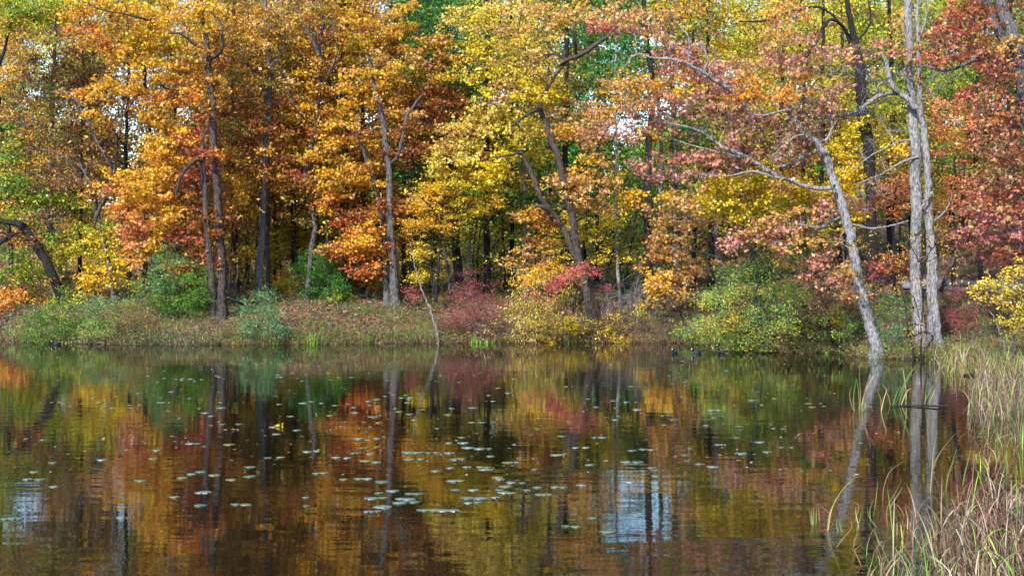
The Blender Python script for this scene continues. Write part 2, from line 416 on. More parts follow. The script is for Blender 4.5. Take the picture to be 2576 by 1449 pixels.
# dusky brown oak
plant('oak_tree', 'grey forked oak with dull brown leaves and blue sky behind, left of the orange crown', 'tree', (288, 765), parse('''
#1 r85 amber 130,220 60,650 100,800 200,1050 180,560 tan 80,400 180,330 90,500 250,260 gold 130,130 60,300 200,200 100,300 70,560
brown 300,450 430,340 600,430 700,420 350,620 200,750 450,760 550,650 300,900 150,900 600,900 700,850 850,950 480,1080 350,1050 620,1080 750,1080
550,1200 400,1280 300,1350 650,1380 780,1180 520,980 430,560 650,560 750,520 820,400 260,560 330,760 180,1150 250,1250 750,980 600,760 500,1380 850,1080 amber 520,500 400,420 560,340
#5 brown 400,60 550,40 300,100 500,300 450,250 650,60 dust 420,330 300,290 380,400 rust 200,420 150,520 250,470'''),
 [[(288, 765, 14), (270, 660, 13), (240, 560, 12), (228, 490, 11), (205, 430, 9), (165, 350, 7), (130, 280, 5)],
  ([(240, 560, 9), (285, 440, 8), (250, 360, 6), (200, 260, 5), (150, 225, 4)], -.9),
  [(285, 440, 6), (300, 330, 5), (310, 260, 4)],
  ([(230, 500, 6), (160, 395, 5), (70, 372, 4)], -.9)], bark='grey', dens=1.9, twigs=1, brk=1.2)
# twin-trunk orange oak
plant('oak_tree', 'twin-trunked oak with blazing golden orange crown over the left bank', 'tree', (545, 800), parse('''
#1 r75 gold 500,130 620,90 750,60 900,90 1050,60 1150,130 1050,230 1180,250 1300,200 1400,150 1250,80 1400,60 1550,90 1650,60 950,400 1100,350 880,500 1050,500
1200,480 1300,520 750,620 900,650 1030,600 1200,620 700,740 850,740 760,850 1150,830 1300,880 1400,950 1250,960 1250,1050 1150,1080 1100,1200 1200,1290 1080,1320
950,1400 1050,1400 850,1330 1500,180 1700,120 1480,60 ygold 1250,350 1380,400 1150,420 1350,300 980,300 820,40
orange 700,200 560,250 640,330 800,330 1080,720 1200,760 1350,700 1480,760 1350,1080 1300,1350 1650,1180 1350,600 1500,620 1400,1230 1250,1180 760,270 650,700
amber 1000,170 1450,480 1600,330 1700,380 850,230 1550,480 1600,600 1500,380 1620,230 1560,700 1640,820 1700,700 880,370
rust 1550,870 1700,500 1660,950 1480,1330 1650,1400 red 1450,1100 1550,1150 1450,1350 1550,1350 1550,1020 1600,1250 pink 880,1420
#5 orange 850,80 1000,180 900,260 1100,250 1000,330 1200,200 1040,530 1200,330 1030,660 1300,150 gold 950,50 1050,60 1150,120 1300,230 1300,380 1180,490 1100,160 1200,60 1350,300 950,180
salmon 850,110 980,420 1080,430 1100,350 950,330 1060,520 peach 920,300 1400,720 1380,680 rust 1450,100 1450,260 1550,220 1450,350 1500,430 1350,120 1470,640 1500,560 1650,300 1600,150 1560,330 1640,440
red 1620,640 1650,560 1420,480 1350,450 1550,500'''),
 [[(540, 806, 22), (537, 760, 19), (535, 690, 17), (528, 620, 16), (523, 540, 15), (518, 460, 14), (514, 390, 12), (520, 330, 7)],
  [(557, 790, 26), (557, 740, 23), (556, 660, 21), (553, 560, 20), (548, 470, 20), (543, 400, 19), (538, 330, 18), (533, 250, 17), (524, 190, 16), (518, 120, 14), (506, 50, 12), (503, -40, 9)],
  ([(528, 150, 8), (548, 138, 9), (560, 118, 8), (560, 70, 7), (545, 45, 6), (520, 25, 4)], -.9),
  ([(524, 130, 9), (490, 112, 8), (455, 85, 7), (420, 82, 4)], -.9),
  ([(380, 55, 6), (350, 46, 5), (310, 35, 4), (250, 22, 4), (205, 2, 3)], -.9),
  ([(515, 400, 9), (490, 412, 8), (465, 440, 8), (448, 480, 7), (446, 500, 5)], -.9)], bark='brown', dens=3.1, kind='oak', lsize=.18, front=.1)
# straight grey trunk
plant('oak_tree', 'straight bare grey trunk standing alone right of the twin-trunked oak', 'tree', (652, 730), parse('''
#2 r85 olive 60,500 100,620 150,200 100,420 amber 60,80 100,350 60,1150 150,250 rust 60,850 150,800 100,1000 100,1300 40,950 180,1200 tan 60,180 30,350
#1 rust 1750,800 1850,850 1850,700 1900,950 1900,1080 olive 1850,1000 1800,550 1900,500 1750,620 amber 1800,1150 1900,1250 1800,480 1750,200 1850,300 1900,400 1900,650
#5 rust 1800,350 gold 1790,60 1860,100 1760,190 1820,190 amber 1850,50'''),
 [[(651, 741, 17), (654, 660, 17), (656, 570, 16), (661, 460, 16), (667, 330, 14), (672, 200, 12), (668, 80, 10), (660, -30, 8)],
  [(667, 240, 7), (640, 180, 5), (600, 150, 4)], [(670, 210, 7), (700, 140, 5), (730, 90, 4)]], bark='grey', dens=2.6, Y=61.2)
# tall oak behind, filling the top between 660 and 820
plant('oak_tree', 'tall bronze and olive oak filling the top between the orange crown and the amber crown', 'tree', (770, 745), parse('''
#2 r85 tan 200,60 350,100 250,650 300,200 olive 150,120 200,550 300,500 250,60 150,700 450,60 gold 400,330 400,750 330,550 380,150 ygold 350,640 300,440
amber 500,60 300,200 450,200 250,350 400,600 500,520 300,750 550,700 400,900 200,1080 450,450 550,230 300,1200 480,330 200,280 560,120
gold 250,880 rust 350,1050 450,1000 amber 400,1200 500,1150 gold 350,850 amber 250,1000 rust 600,250 gold 430,820 red 250,1350 450,1380 330,1300 350,1400
#6 rust 450,120 amber 100,60 350,60'''),
 [[(773, 744, 13), (783, 640, 13), (793, 560, 12), (775, 500, 12), (768, 440, 11), (790, 330, 12), (800, 250, 11), (810, 150, 9), (815, 40, 7)],
  ([(790, 330, 8), (745, 270, 6), (705, 190, 5)], -.9), ([(803, 240, 8), (830, 180, 6), (850, 120, 5), (830, 40, 4)], -.9)], bark='grey', dens=2.4, Y=62.5)
# the central amber oak
plant('oak_tree', 'amber and yellow oak on two joined grey trunks left of the middle bank', 'tree', (985, 772), parse('''
#2 r75 amber 600,80 750,130 850,100 820,220 950,250 1050,230 1000,380 1150,380 1250,420 1300,300 1400,330 1450,420 550,880 1000,850 1080,900 650,1080 850,1270 1200,700 1120,760
1200,550 1200,600 1100,620 1350,620 780,1120 1000,760 900,760 gold 700,180 1150,200 1100,80 850,540 980,560 1080,520 700,680 850,660 980,650 700,780 650,850 780,850 600,950
720,950 900,1080 550,1100 600,1300 700,1260 750,1360 900,1400 600,1400 ygold 700,380 760,460 900,330 700,280 800,350 480,1180 850,600 920,500 1300,540 1450,580 680,140 tan 900,420 1000,480 1240,480 1150,450 peach 1200,900 1120,860 1250,960
rust 1300,500 1400,480 1300,700 1350,800 1500,750 1600,780 1450,880 1200,780 1100,1000 1200,1080 880,1000 750,1020 1400,700 1300,880 1280,1150 1000,1150 1150,1180
#6 gold 560,60 600,130 700,60 850,40 830,380 760,480 870,480 980,730 920,460 700,450 orange 550,200 720,400 930,400 700,560 940,690 820,580 760,540 900,520 650,540 560,560
rust 900,230 1000,220 1100,200 1150,250 780,300 850,310 950,330 1000,400 740,600 950,600 1050,280 700,330 ored 640,360 780,680 800,760 850,660 620,570 660,590 960,560 900,640 820,720'''),
 [[(974, 768, 20), (972, 720, 17), (970, 670, 15), (964, 600, 13), (955, 520, 11), (935, 440, 10), (900, 340, 9)],
  [(996, 772, 25), (993, 720, 22), (990, 650, 20), (985, 580, 19), (983, 520, 17), (982, 450, 16), (975, 390, 15), (968, 330, 13), (958, 270, 12), (948, 240, 9), (930, 150, 7)],
  ([(984, 415, 10), (1000, 392, 10), (1012, 350, 9), (1020, 310, 8), (1026, 285, 7), (1060, 240, 5)], -.9),
  [(905, 335, 9), (898, 300, 9), (893, 280, 6)], ([(808, 140, 6), (790, 90, 6), (760, 60, 5)], -.9), [(800, 135, 7), (785, 100, 6), (768, 75, 5)]], bark='grey', dens=3.2, kind='oak', lsize=.17, front=.1)
# pale gold leaning oak at centre
plant('oak_tree', 'pale gold oak with twin leaning trunks and a crooked bare limb at the centre', 'tree', (1490, 812), parse('''
#2 r75 tang 1500,60 1600,80 1750,60 1500,180 1620,200 1750,220 1900,350 1600,460 1700,520 1850,450 1900,560 1650,900 1780,880 1550,960 1680,1000 1850,980 1550,1100 1650,1080 1500,1200 1620,1220 1750,1000 1850,830
1380,1170 1350,1260 tan 1850,100 1880,250 1900,750 1450,1080 1850,650 1600,1000 1450,1150 yellow 1780,360 1650,380 1650,620 1750,700 1750,1250 1850,1280 1900,1200 1700,1350 1800,1370 1850,1180 1800,560 1680,320 1700,130 1850,1350
#3 tan 80,80 100,200 250,200 80,330 180,400 250,60 400,80 330,130 500,130 130,520 tang 60,450 200,600 400,180 60,1000 60,1060 150,300 300,300 yellow 100,550 60,650 330,740 100,900 150,700 50,760 230,750
gold 400,1000 560,1200 500,1300 550,50 480,1040 peach 350,850 450,950 550,880 330,1020 500,1020 620,900 700,850 600,1300 430,1340 680,1250 720,1380 560,1400 600,1120 650,1000 780,900 820,780 gold 780,640 760,720 880,560 650,1350
#7 peach 420,80 500,150 600,100 700,150 650,220 780,80 850,60 550,240 480,60 60,300 60,580 170,560 350,40 gold 900,130 950,180 130,270 600,40 750,30 300,720 200,740 150,780 rust 200,380 150,480 250,330'''),
 [[(1492, 812, 24), (1480, 760, 20), (1466, 690, 19), (1446, 600, 19), (1432, 520, 18), (1420, 470, 17), (1405, 400, 15), (1385, 350, 14), (1370, 300, 13), (1358, 268, 11), (1380, 215, 8), (1420, 160, 7)],
  ([(1500, 812, 13), (1482, 730, 12), (1455, 665, 15), (1432, 610, 14), (1415, 570, 13), (1395, 540, 12), (1370, 522, 11), (1345, 520, 7)], -.25),
  ([(1385, 530, 12), (1362, 500, 12), (1345, 460, 12), (1325, 415, 11), (1312, 388, 9), (1288, 392, 6), (1240, 400, 4)], -.1),
  ([(1362, 275, 9), (1335, 285, 9), (1305, 305, 8), (1285, 320, 5)], -.9),
  ([(1410, 165, 8), (1430, 150, 11), (1465, 135, 13), (1500, 110, 13), (1530, 90, 11), (1560, 80, 6)], -.9),
  [(1425, 155, 8), (1400, 140, 7), (1350, 145, 4)], ([(1450, 140, 7), (1448, 110, 7), (1440, 80, 6), (1448, 55, 4)], -.9),
  [(1378, 215, 5), (1350, 190, 4), (1330, 200, 3)]], bark='brown', dens=2.6, kind='oak', lsize=.17, front=.15)
# leaning oak with pink foliage
plant('oak_tree', 'leaning grey oak rising from the waterline with dusty pink leaves on crooked limbs', 'tree', (2208, 897), parse('''
#3 r70 peach 700,120 800,80 850,160 930,120 1050,130 780,640 900,620 1650,800 1900,850 1000,800 1750,480 1850,480 amber 1150,100 1250,130 1350,80 1000,1000 900,740 1000,600 1150,640 gold 1300,650 1180,660 1050,660
pink 780,200 900,220 1150,300 1250,350 1180,400 1350,400 1450,380 1300,480 1420,500 1550,500 1600,580 1450,620 1650,520 1150,700 1250,760 1400,740 1500,800 1350,880 900,820 950,900 1080,850 1200,830 1100,950 1550,700
700,950 880,980 850,1050 1750,850 1850,900 1700,950 900,1210 1000,1250 1120,1230 1250,1250 1350,1200 1450,1180 1550,1250 1650,1220 1500,1340 1350,1340 1200,1350 1100,1380 1000,1390 1600,1140 1800,1250 1650,650 1200,560 1750,1120 1700,1060
peach 1120,260 700,180 scarlet 740,230 dust 1650,880 1800,950 1500,900 1400,980 1850,1050 1900,1150 1750,1000 1600,980 1700,1180 1850,1180 orange 1800,750 1900,700 1750,600 1850,620 1700,720 1750,700
#4 peach 100,250 200,300 60,200 100,330 60,560 180,560 pink 80,420 200,450 300,500 200,1250 60,480 dust 450,480 250,800 380,780 60,950 300,950 400,900 100,1200 300,850 200,900 380,1000 150,1050 250,1100 60,1150 300,1200 350,700 orange 100,650 200,700 60,760 200,100 60,120 120,60 300,620 pink 400,400 300,300 100,1380 450,820 500,680
#8 peach 100,300 250,250 180,450 400,500 500,490 120,560 450,740 560,880 600,730 560,680 60,340 pink 400,230 450,200 60,400 300,430 60,500 240,740 350,700 500,830 640,900 620,940 420,600 300,330 550,780 350,360
#7 pink 1680,520 1750,450 1640,480 peach 1850,430 1900,470 1920,350 1850,380 1300,220 1280,180 1350,250 1370,150'''),
 [[(2208, 897, 36.8), (2200, 865, 28.5), (2186, 820, 26.7), (2172, 770, 25.8), (2158, 700, 24.8), (2148, 640, 24.8), (2136, 580, 24.8), (2122, 520, 23.9), (2108, 475, 23.0), (2098, 435, 21.2), (2078, 385, 19.3), (2056, 355, 17.5), (2030, 330, 14.7), (2005, 300, 12.9), (1985, 275, 11.0), (1970, 262, 7.4)],
  ([(2100, 470, 12.8), (2072, 474, 11.2), (2030, 468, 9.6), (1990, 455, 9.6), (1955, 440, 11.2), (1925, 425, 11.2), (1890, 402, 10.4), (1850, 382, 9.6), (1820, 370, 8.8), (1790, 345, 8.0), (1750, 325, 7.2), (1710, 315, 4.8), (1650, 305, 3.2)], -.25),
  ([(1880, 400, 5.6), (1820, 385, 4.0), (1760, 370, 4.0), (1700, 350, 2.4)], -.25),
  ([(1990, 452, 6.4), (1940, 445, 6.4), (1890, 432, 5.6), (1830, 443, 4.0), (1760, 438, 2.4)], -.25),
  ([(1985, 275, 6.4), (1900, 290, 5.6), (1850, 240, 8.0), (1800, 205, 9.6), (1760, 185, 8.8), (1720, 165, 8.0), (1680, 155, 6.4), (1640, 150, 4.8), (1600, 140, 4.0), (1570, 170, 3.2)], -.25),
  ([(1850, 240, 4.8), (1790, 200, 5.6), (1770, 190, 4.0), (1780, 150, 4.8), (1765, 105, 4.0)], -.25),
  ([(1760, 185, 5.6), (1730, 165, 4.8), (1730, 100, 4.0), (1710, 70, 3.2)], -.25),
  ([(2060, 358, 6.4), (2080, 350, 7.2), (2090, 320, 6.4), (2085, 290, 4.0)], -.25),
  ([(2050, 362, 5.6), (2035, 345, 5.6), (2000, 345, 4.8), (1960, 375, 4.0), (1935, 395, 3.2)], -.25),
  ([(2060, 380, 6.4), (2020, 395, 6.4), (1990, 412, 6.4), (1955, 420, 4.0)], -.25),
  [(2112, 545, 6.4), (2090, 560, 7.2), (2060, 572, 6.4), (2010, 565, 4.0), (1960, 560, 3.2)],
  ([(2118, 560, 4.0), (2150, 566, 4.8), (2190, 575, 4.8), (2240, 568, 4.0), (2285, 556, 3.2)], .3)], bark='pale', dens=2.6, kind='oak', lsize=.165, sides=14, depth=1.1, front=.0)
# tall straight grey oak
plant('oak_tree', 'tall straight grey oak of two fused trunks behind the reeds with almost bare limbs', 'tree', (2325, 872), parse('''
#4 r45 pink 600,390 700,360 salmon 800,320 900,290 950,350 1050,380 1150,360 850,420 560,430 680,450 peach 1000,180 1000,450 1100,470 1000,130 950,220 640,370 pink 760,400 620,470 1250,330 1200,430 880,340 1080,320 1000,400
yellow 550,600 520,480 olive 860,560 500,620 r70 bare 560,430 640,480 700,560 600,560 820,620 900,640 760,700 980,560 1250,600 1300,680 1250,500 800,780 720,840 900,760 640,880 850,900 1060,600 1200,760 780,1080 700,1180 860,1230 1350,560 1400,640 1200,680 950,1000 560,520 480,560
#8 bare 760,60 700,130 820,30 640,180 740,250 560,300 860,120'''),
 [[(2318, 874, 37.0), (2315, 840, 29.0), (2313, 760, 28.2), (2311, 680, 28.2), (2309, 600, 27.3), (2307, 520, 27.3), (2306, 440, 27.3), (2305, 380, 26.4), (2303, 320, 26.4), (2300, 260, 22.9), (2297, 190, 21.1), (2292, 120, 20.2), (2287, 40, 20.2), (2284, -40, 19.4)],
  ([(2354, 868, 26.4), (2352, 820, 19.4), (2349, 740, 18.5), (2346, 660, 18.5), (2343, 580, 17.6), (2338, 500, 17.6), (2334, 420, 17.6), (2328, 340, 16.7), (2320, 280, 15.0), (2314, 200, 12.3), (2310, 100, 9.7), (2308, -30, 8.8)], -.35),
  ([(2336, 866, 19.4), (2334, 800, 15.0), (2333, 700, 14.1), (2331, 600, 13.2), (2326, 520, 10.6)], .5),
  [(2300, 275, 15.8), (2282, 252, 15.0), (2262, 238, 14.1), (2245, 225, 14.1), (2232, 195, 13.2), (2226, 165, 10.6), (2218, 140, 7.0)],
  [(2255, 235, 10.6), (2235, 236, 10.6), (2205, 245, 10.6), (2180, 262, 9.7), (2155, 280, 9.7), (2120, 290, 7.9), (2090, 292, 5.3)],
  [(2205, 245, 5.3), (2212, 220, 5.3), (2225, 205, 4.4)], [(2298, 260, 7.9), (2285, 220, 7.9), (2275, 190, 6.2), (2268, 160, 5.3)],
  [(2308, 395, 7.0), (2275, 405, 5.3), (2240, 425, 5.3), (2215, 440, 3.5), (2150, 465, 2.6)],
  [(2308, 352, 6.2), (2270, 355, 4.4), (2230, 372, 4.4), (2190, 395, 3.5), (2140, 430, 2.6)],
  ([(2345, 485, 7.9), (2325, 505, 5.3), (2310, 530, 5.3), (2300, 555, 4.4)], -.4),
  [(2310, 100, 7.0), (2322, 60, 6.2), (2330, 0, 5.3)], [(2350, 560, 5.3), (2380, 530, 4.4), (2400, 480, 3.5)]], bark='pale', dens=1.8, kind='oak', lsize=.17, sides=16, back=0, twigs=1, brk=1.5)
# red oak leaning in from the right edge
plant('oak_tree', 'big red-leaved oak leaning in at the right edge with forked scaly trunks at the top', 'tree', (2660, 800), parse('''
#4 r75 red 1350,250 1450,200 1400,100 1350,350 1550,180 1300,450 1450,430 1750,500 1650,500 1700,680 1500,740 1800,880 1900,40 1550,60 1650,180 1700,620 rust 1500,60 1600,120 1700,60 1600,30 1650,330 1800,760
bronze 1450,320 1550,380 1850,520 1800,600 1850,700 1700,850 1900,930 1750,980 1850,1050 1900,1100 1700,1150 1800,1200 1900,1250 1650,1280 1750,1350 1880,1380 1650,1400 1550,460 1650,420 1780,420 1250,270 1350,160 1600,760 1900,830 1900,620 1600,900 1700,940 1780,1080 1600,1000
peach 1850,340 1900,300 1800,300 1780,360
#8 bronze 1650,100 1750,60 1850,40 1700,200 1600,230 1750,250 1850,250 1900,350 1600,330 1550,200 1650,30 1900,100 mauve 1500,280 1650,420 1550,400 1750,400 1850,430 1600,500 1700,480 1800,540 1540,530 1800,330 1650,300 1700,340 1850,340
red 1900,150 1800,150 1900,500 1720,600 1750,630 1880,600 1650,160 1900,440 1900,260'''),
 [[(2660, 800, 34), (2640, 650, 32), (2622, 500, 32), (2606, 380, 34), (2588, 290, 34), (2574, 220, 36), (2562, 160, 36), (2540, 90, 34), (2524, 30, 32), (2508, -50, 28)],
  [(2568, 200, 24), (2545, 140, 24), (2520, 95, 22), (2498, 50, 20), (2476, 0, 20), (2455, -60, 16)],
  [(2585, 150, 14), (2545, 148, 13), (2500, 143, 11), (2465, 138, 10), (2440, 155, 9), (2405, 172, 9), (2370, 180, 8), (2330, 172, 5), (2290, 170, 4)],
  [(2610, 500, 10), (2580, 330, 8), (2530, 322, 7), (2480, 322, 6), (2450, 340, 4)],
  [(2625, 700, 12), (2590, 660, 10), (2565, 620, 9), (2545, 580, 8), (2520, 545, 6), (2505, 530, 4)],
  [(2610, 420, 8), (2560, 365, 6), (2520, 375, 4), (2460, 390, 3)]], bark='grey', dens=2.2, kind='oak', lsize=.175, Y=46, sides=16, depth=1.3)
# ------------------------------------------------------------------ the second rank and the small trees between
plant('maple_tree', 'small fine-leaved tree with bright yellow tiered sprays at left centre', 'tree', (1120, 760), parse('''
#2 r62 yellow 1400,1330 1500,1320 1600,1300 1450,1400 1550,1400 1380,1250 1650,1380 1300,1400 gold 1480,1360 1350,1420
#6 gold 1400,60 1250,160 1350,150 1450,130 1300,220 1200,210 1220,260 1280,240 1400,250 1250,350 1180,340 1330,350 1420,370 1200,430 1180,400 1280,390 1380,400 1330,330 1220,370 yellow 1450,50 1550,80 1650,60 1500,200 1400,100 1600,180 1700,120 1720,200 1800,160 1850,150 1750,60 1650,240 1780,260 1700,280 1550,290 1460,300 1240,560 1290,540 1210,620
1300,600 1260,740 1230,780 1320,740 gold 1400,180 1500,120 1880,210 1820,220 1450,420 1500,380'''),
 [[(1095, 760, 9), (1100, 690, 8), (1105, 620, 7), (1110, 540, 6), (1120, 470, 5), (1140, 420, 4)],
  [(1090, 735, 7), (1085, 660, 6), (1090, 590, 5), (1100, 540, 4)], [(1108, 560, 4), (1085, 520, 4), (1060, 500, 3)], [(1110, 600, 4), (1140, 550, 4), (1190, 500, 3)]],
 bark='dark', dens=1.9, lsize=.11, flat=.5, up=1.1, Y=60)
plant('maple_tree', 'yellow understory maple in tiers around the leaning trunks at the centre', 'tree', (1440, 780), parse('''
#7 r55 yellow 400,310 470,340 350,380 280,500 380,500 340,560 450,460 600,430 680,450 580,340 750,330 820,250 800,180 750,380 660,400 350,620 400,600 300,680 830,140 870,200 820,330 520,400 560,490 300,450 250,500 430,400 700,400 640,480 730,560 640,640 760,620 860,640
gold 260,720 350,700 250,680 200,720'''),
 [[(1440, 790, 6), (1440, 700, 6), (1430, 640, 5), (1425, 580, 4)], [(1545, 800, 6), (1535, 720, 6), (1525, 660, 6), (1500, 620, 5), (1470, 600, 4)]],
 bark='dark', dens=1.8, lsize=.12, flat=.5, up=1.0, Y=60.4)
plant('oak_tree', 'young tan oak sprays hanging over the brown bank right of the dark straight trunk', 'tree', (1830, 720), parse('''
#7 r58 peach 1150,330 1250,340 1350,350 1120,440 1200,460 1300,480 1100,540 1200,560 1280,560 1250,620 1100,620 1240,700 1350,720 1450,680 1550,660 1650,680 1280,780 1350,800 1080,820 1280,880 1290,930 1400,740 1180,300 1300,400
rust 1180,500 1120,580 1500,340 1450,350 gold 1150,800 1200,850 1080,900 1180,140 1150,160 1230,150 1130,760 1060,800 1120,860'''),
 [[(1832, 725, 9), (1825, 690, 8), (1812, 640, 8), (1805, 580, 8), (1795, 530, 7), (1790, 480, 5)],
  [(1832, 725, 8), (1818, 660, 7), (1802, 620, 6), (1806, 560, 6), (1808, 500, 4)],
  [(1820, 690, 6), (1790, 675, 6), (1750, 690, 6), (1710, 705, 5), (1690, 730, 3)],
  [(1812, 650, 6), (1780, 640, 5), (1740, 630, 5), (1690, 620, 3)], [(1800, 600, 5), (1775, 560, 5), (1730, 545, 4), (1690, 555, 3)]],
 bark='grey', dens=2.3, kind='oak', lsize=.17, Y=58)
plant('maple_tree', 'brilliant lemon yellow maple behind the pink-leaved limbs', 'tree', (1918, 874), parse('''
#7 r68 yellow 1500,80 1600,150 1500,200 1650,60 1800,100 1900,60 1850,200 1750,250 1930,200 1450,170 1550,40 1740,290 1480,230 1700,190 1580,90 1430,220 1850,130
#3 yellow 1500,1400 1650,1390 1800,1350 1900,1300 1750,1420 1580,1370 1880,1400
#8 yellow 60,60 150,50 60,130 30,200 200,100 130,150 250,60 300,130 350,160 gold 250,160 320,80 400,110 ygreen 100,210 400,400 330,390 60,40'''),
 [([(1918, 874, 24), (1908, 780, 20), (1904, 700, 19), (1893, 640, 18), (1880, 580, 17), (1872, 520, 17), (1862, 470, 16), (1845, 380, 15), (1838, 320, 14), (1800, 150, 12)], 3.2)], bark='grey', dens=2.7, kind='oak', lsize=.17, Y=49.0, depth=.6)
plant('maple_tree', 'yellow maple with a thick dark trunk between the two big grey trunks', 'tree', (2195, 700), parse('''
#4 r75 yellow 650,1050 750,1000 850,1050 950,1080 550,1100 600,1180 750,1180 700,950 650,1300 550,1340 550,650 480,600 500,750 620,1020 820,1120 gold 850,1200 1050,1120 1030,1180 640,1230 560,1400 700,1380
olive 800,930 900,1280 800,830 500,820 950,1200 900,980 ygreen 850,700 950,850 900,600 1000,700 560,850 700,850 480,450 540,540 450,700 880,780
#8 yellow 650,50 600,120 680,300 700,100 gold 640,200 660,260'''),
 [[(2195, 700, 30), (2190, 640, 27), (2188, 540, 26), (2186, 440, 27), (2178, 360, 28), (2168, 290, 29), (2158, 220, 27), (2152, 150, 22), (2146, 110, 18), (2130, 40, 13), (2120, -40, 11)],
  [(2148, 120, 10), (2118, 60, 6), (2070, 18, 6), (2010, 22, 7), (1960, 38, 6), (1920, 50, 5), (1860, 52, 3)], [(2150, 110, 6), (2185, 70, 5), (2190, 20, 4), (2175, -20, 3)],
  ([(2150, 110, 8), (2120, 66, 8), (2090, 52, 8), (2068, 70, 8), (2055, 100, 8), (2030, 140, 7), (2000, 190, 5), (1980, 212, 4)], -.9)], bark='dark', dens=2.2, kind='oak', lsize=.17, Y=60)
plant('maple_tree', 'slender coral red maple with fine leaves right of the tall grey oak', 'tree', (2402, 715), parse('''
#4 r58 salmon 1300,760 1400,800 1500,790 1600,820 1350,900 1450,920 1250,1000 1350,1030 1500,1000 1600,950 1250,1180 1350,1160 1450,1250 1400,1360 1450,1400 1250,850 1550,870 1220,950 1400,960 ored 1480,840 1560,910 1240,920 1420,1050 1550,1080
#8 salmon 1400,60 1450,50 1380,230 1350,310 1440,200 1500,90 1430,130 ored 1420,20 1360,150'''),
 [[(2395, 715, 12), (2400, 660, 11), (2404, 600, 9), (2398, 540, 7), (2402, 470, 6), (2398, 400, 4)], [(2400, 640, 8), (2410, 570, 7), (2412, 500, 5), (2416, 420, 4)], [(2394, 610, 6), (2388, 540, 5), (2392, 480, 4)]],
 bark='dark', dens=2.1, lsize=.13, flat=.55, up=.9, Y=55)
plant('maple_tree', 'flame red maple sprays hanging between the leaning oak and the tall grey oak', 'tree', (2250, 745), parse('''
#8 r55 salmon 900,150 1000,100 950,200 850,220 1050,160 880,90 1020,220 900,40 1000,40 ored 780,260 920,280 980,260 840,170 #4 salmon 1000,1350 950,1400 900,1420 ored 1050,1330 1000,1410'''),
 [[(2252, 745, 7), (2250, 660, 6), (2246, 580, 5), (2244, 520, 4), (2250, 470, 3)]], bark='dark', dens=2.2, lsize=.13, flat=.55, up=.9, Y=54)

plant('tree', 'yellow-green tree filling the top left corner above the dusky brown oak', 'tree', (-60, 780), parse('''
#1 r85 ygreen 60,60 150,20 30,180 250,80 380,60 240,130 30,100 200,40 320,20 450,30 90,130 20,20 560,20 green 300,110 120,90 ygold 20,250 60,200'''), [[(-60, 780, 14), (-50, 500, 12), (-30, 300, 9), (20, 100, 7), (60, -20, 5)]], bark='dark', Y=59.5, dens=2.8, depth=.7)

plant('tree', 'bright green tree showing through gaps in the red crown at the right edge', 'tree', (2470, 760), parse('''
#4 r80 green 1250,220 1200,600 1350,600 1500,560 1600,600 1400,680 1300,700 1500,1200 1600,1100 1600,1350 1500,1300 1300,1250 1420,520 1550,680 1250,120 ygreen 1250,60 1300,640 1450,640 1700,1280 1400,1150 olive 1350,1320 1650,1200 1250,1330
#8 olive 1350,60 1500,30 1250,80 ygold 1280,200 1330,130'''), [[(2470, 760, 12), (2462, 600, 11), (2450, 450, 10), (2455, 250, 8), (2445, 40, 6)]], bark='dark', Y=57, dens=2.4)
for k_, (lab, pts) in enumerate([
 ('golden sapling glowing between the twin-trunked oak and the straight grey trunk', '#6 r60 ygold 60,560 20,640 #5 ygold 1850,560 1780,620 1900,620 olive 1800,520 1880,700 1760,700 yellow 1830,660 1920,560 ygreen 1850,780'),
 ('bright yellow sapling right of the straight grey trunk', '#6 r60 yellow 120,500 170,560 220,420 ygold 180,640 240,560 150,440 120,640 olive 200,350 250,480 ygreen 100,560'),
 ('amber and yellow sapling behind the curved dark trunks', '#6 r60 ygold 300,600 350,520 280,500 330,680 yellow 340,430 300,350 380,600 olive 370,480 260,620 rust 320,420'),
 ('olive sapling above the dark green bush', '#6 r60 olive 480,480 420,560 500,400 580,500 ygold 460,360 520,560 600,420 ygreen 600,600 540,620 rust 440,300 600,300'),
 ('yellow sapling behind the orange drooping boughs', '#6 r60 ygreen 780,780 860,800 900,720 ygold 760,860 820,870 880,860 yellow 960,860 940,800 olive 700,880 740,760')]):
    L_ = parse(pts); um = sum(l[0] for l in L_) / len(L_)
    plant('sapling', lab, 'sapling', (um, 740), L_, [[(um, 742, 5), (um + 4, 660, 4), (um - 3, 590, 3)]], bark='dark', Y=67 + .6 * k_, lsize=.13, dens=2.3, depth=.6)
# ------------------------------------------------------------------ shrubs along the bank
SHR = 'shrub'
plant('shrub', 'rounded green bush left of the twin-trunked oak', SHR, (450, 800), parse('''
#5 r70 teal 1200,620 1280,600 1150,720 1250,720 1350,700 1130,820 1200,820 1300,780 1150,900 1350,650 1280,660 1180,680 green 1250,880 1350,850 1400,780 1480,780 1450,850 1300,950 1400,930 1500,850 1530,900 1200,960 1480,930 1540,820
1400,1000 1500,1010 1250,1010 1480,1060 dgreen 1450,900 1350,980 1500,960'''), dens=3.2, lsize=.10, kind='slim', stemR=.03, bark='brown')
plant('shrub', 'dark green bush in the shade left of the orange drooping boughs', SHR, (830, 745), parse('''
#6 r75 dgreen 420,700 500,680 580,680 400,780 500,760 600,760 680,760 450,850 550,850 640,830 700,820 430,640 520,640 620,700 400,850 380,740 500,890 600,890'''), dens=3.4, lsize=.10, kind='slim', stemR=.03, bark='dark', Y=62.5)
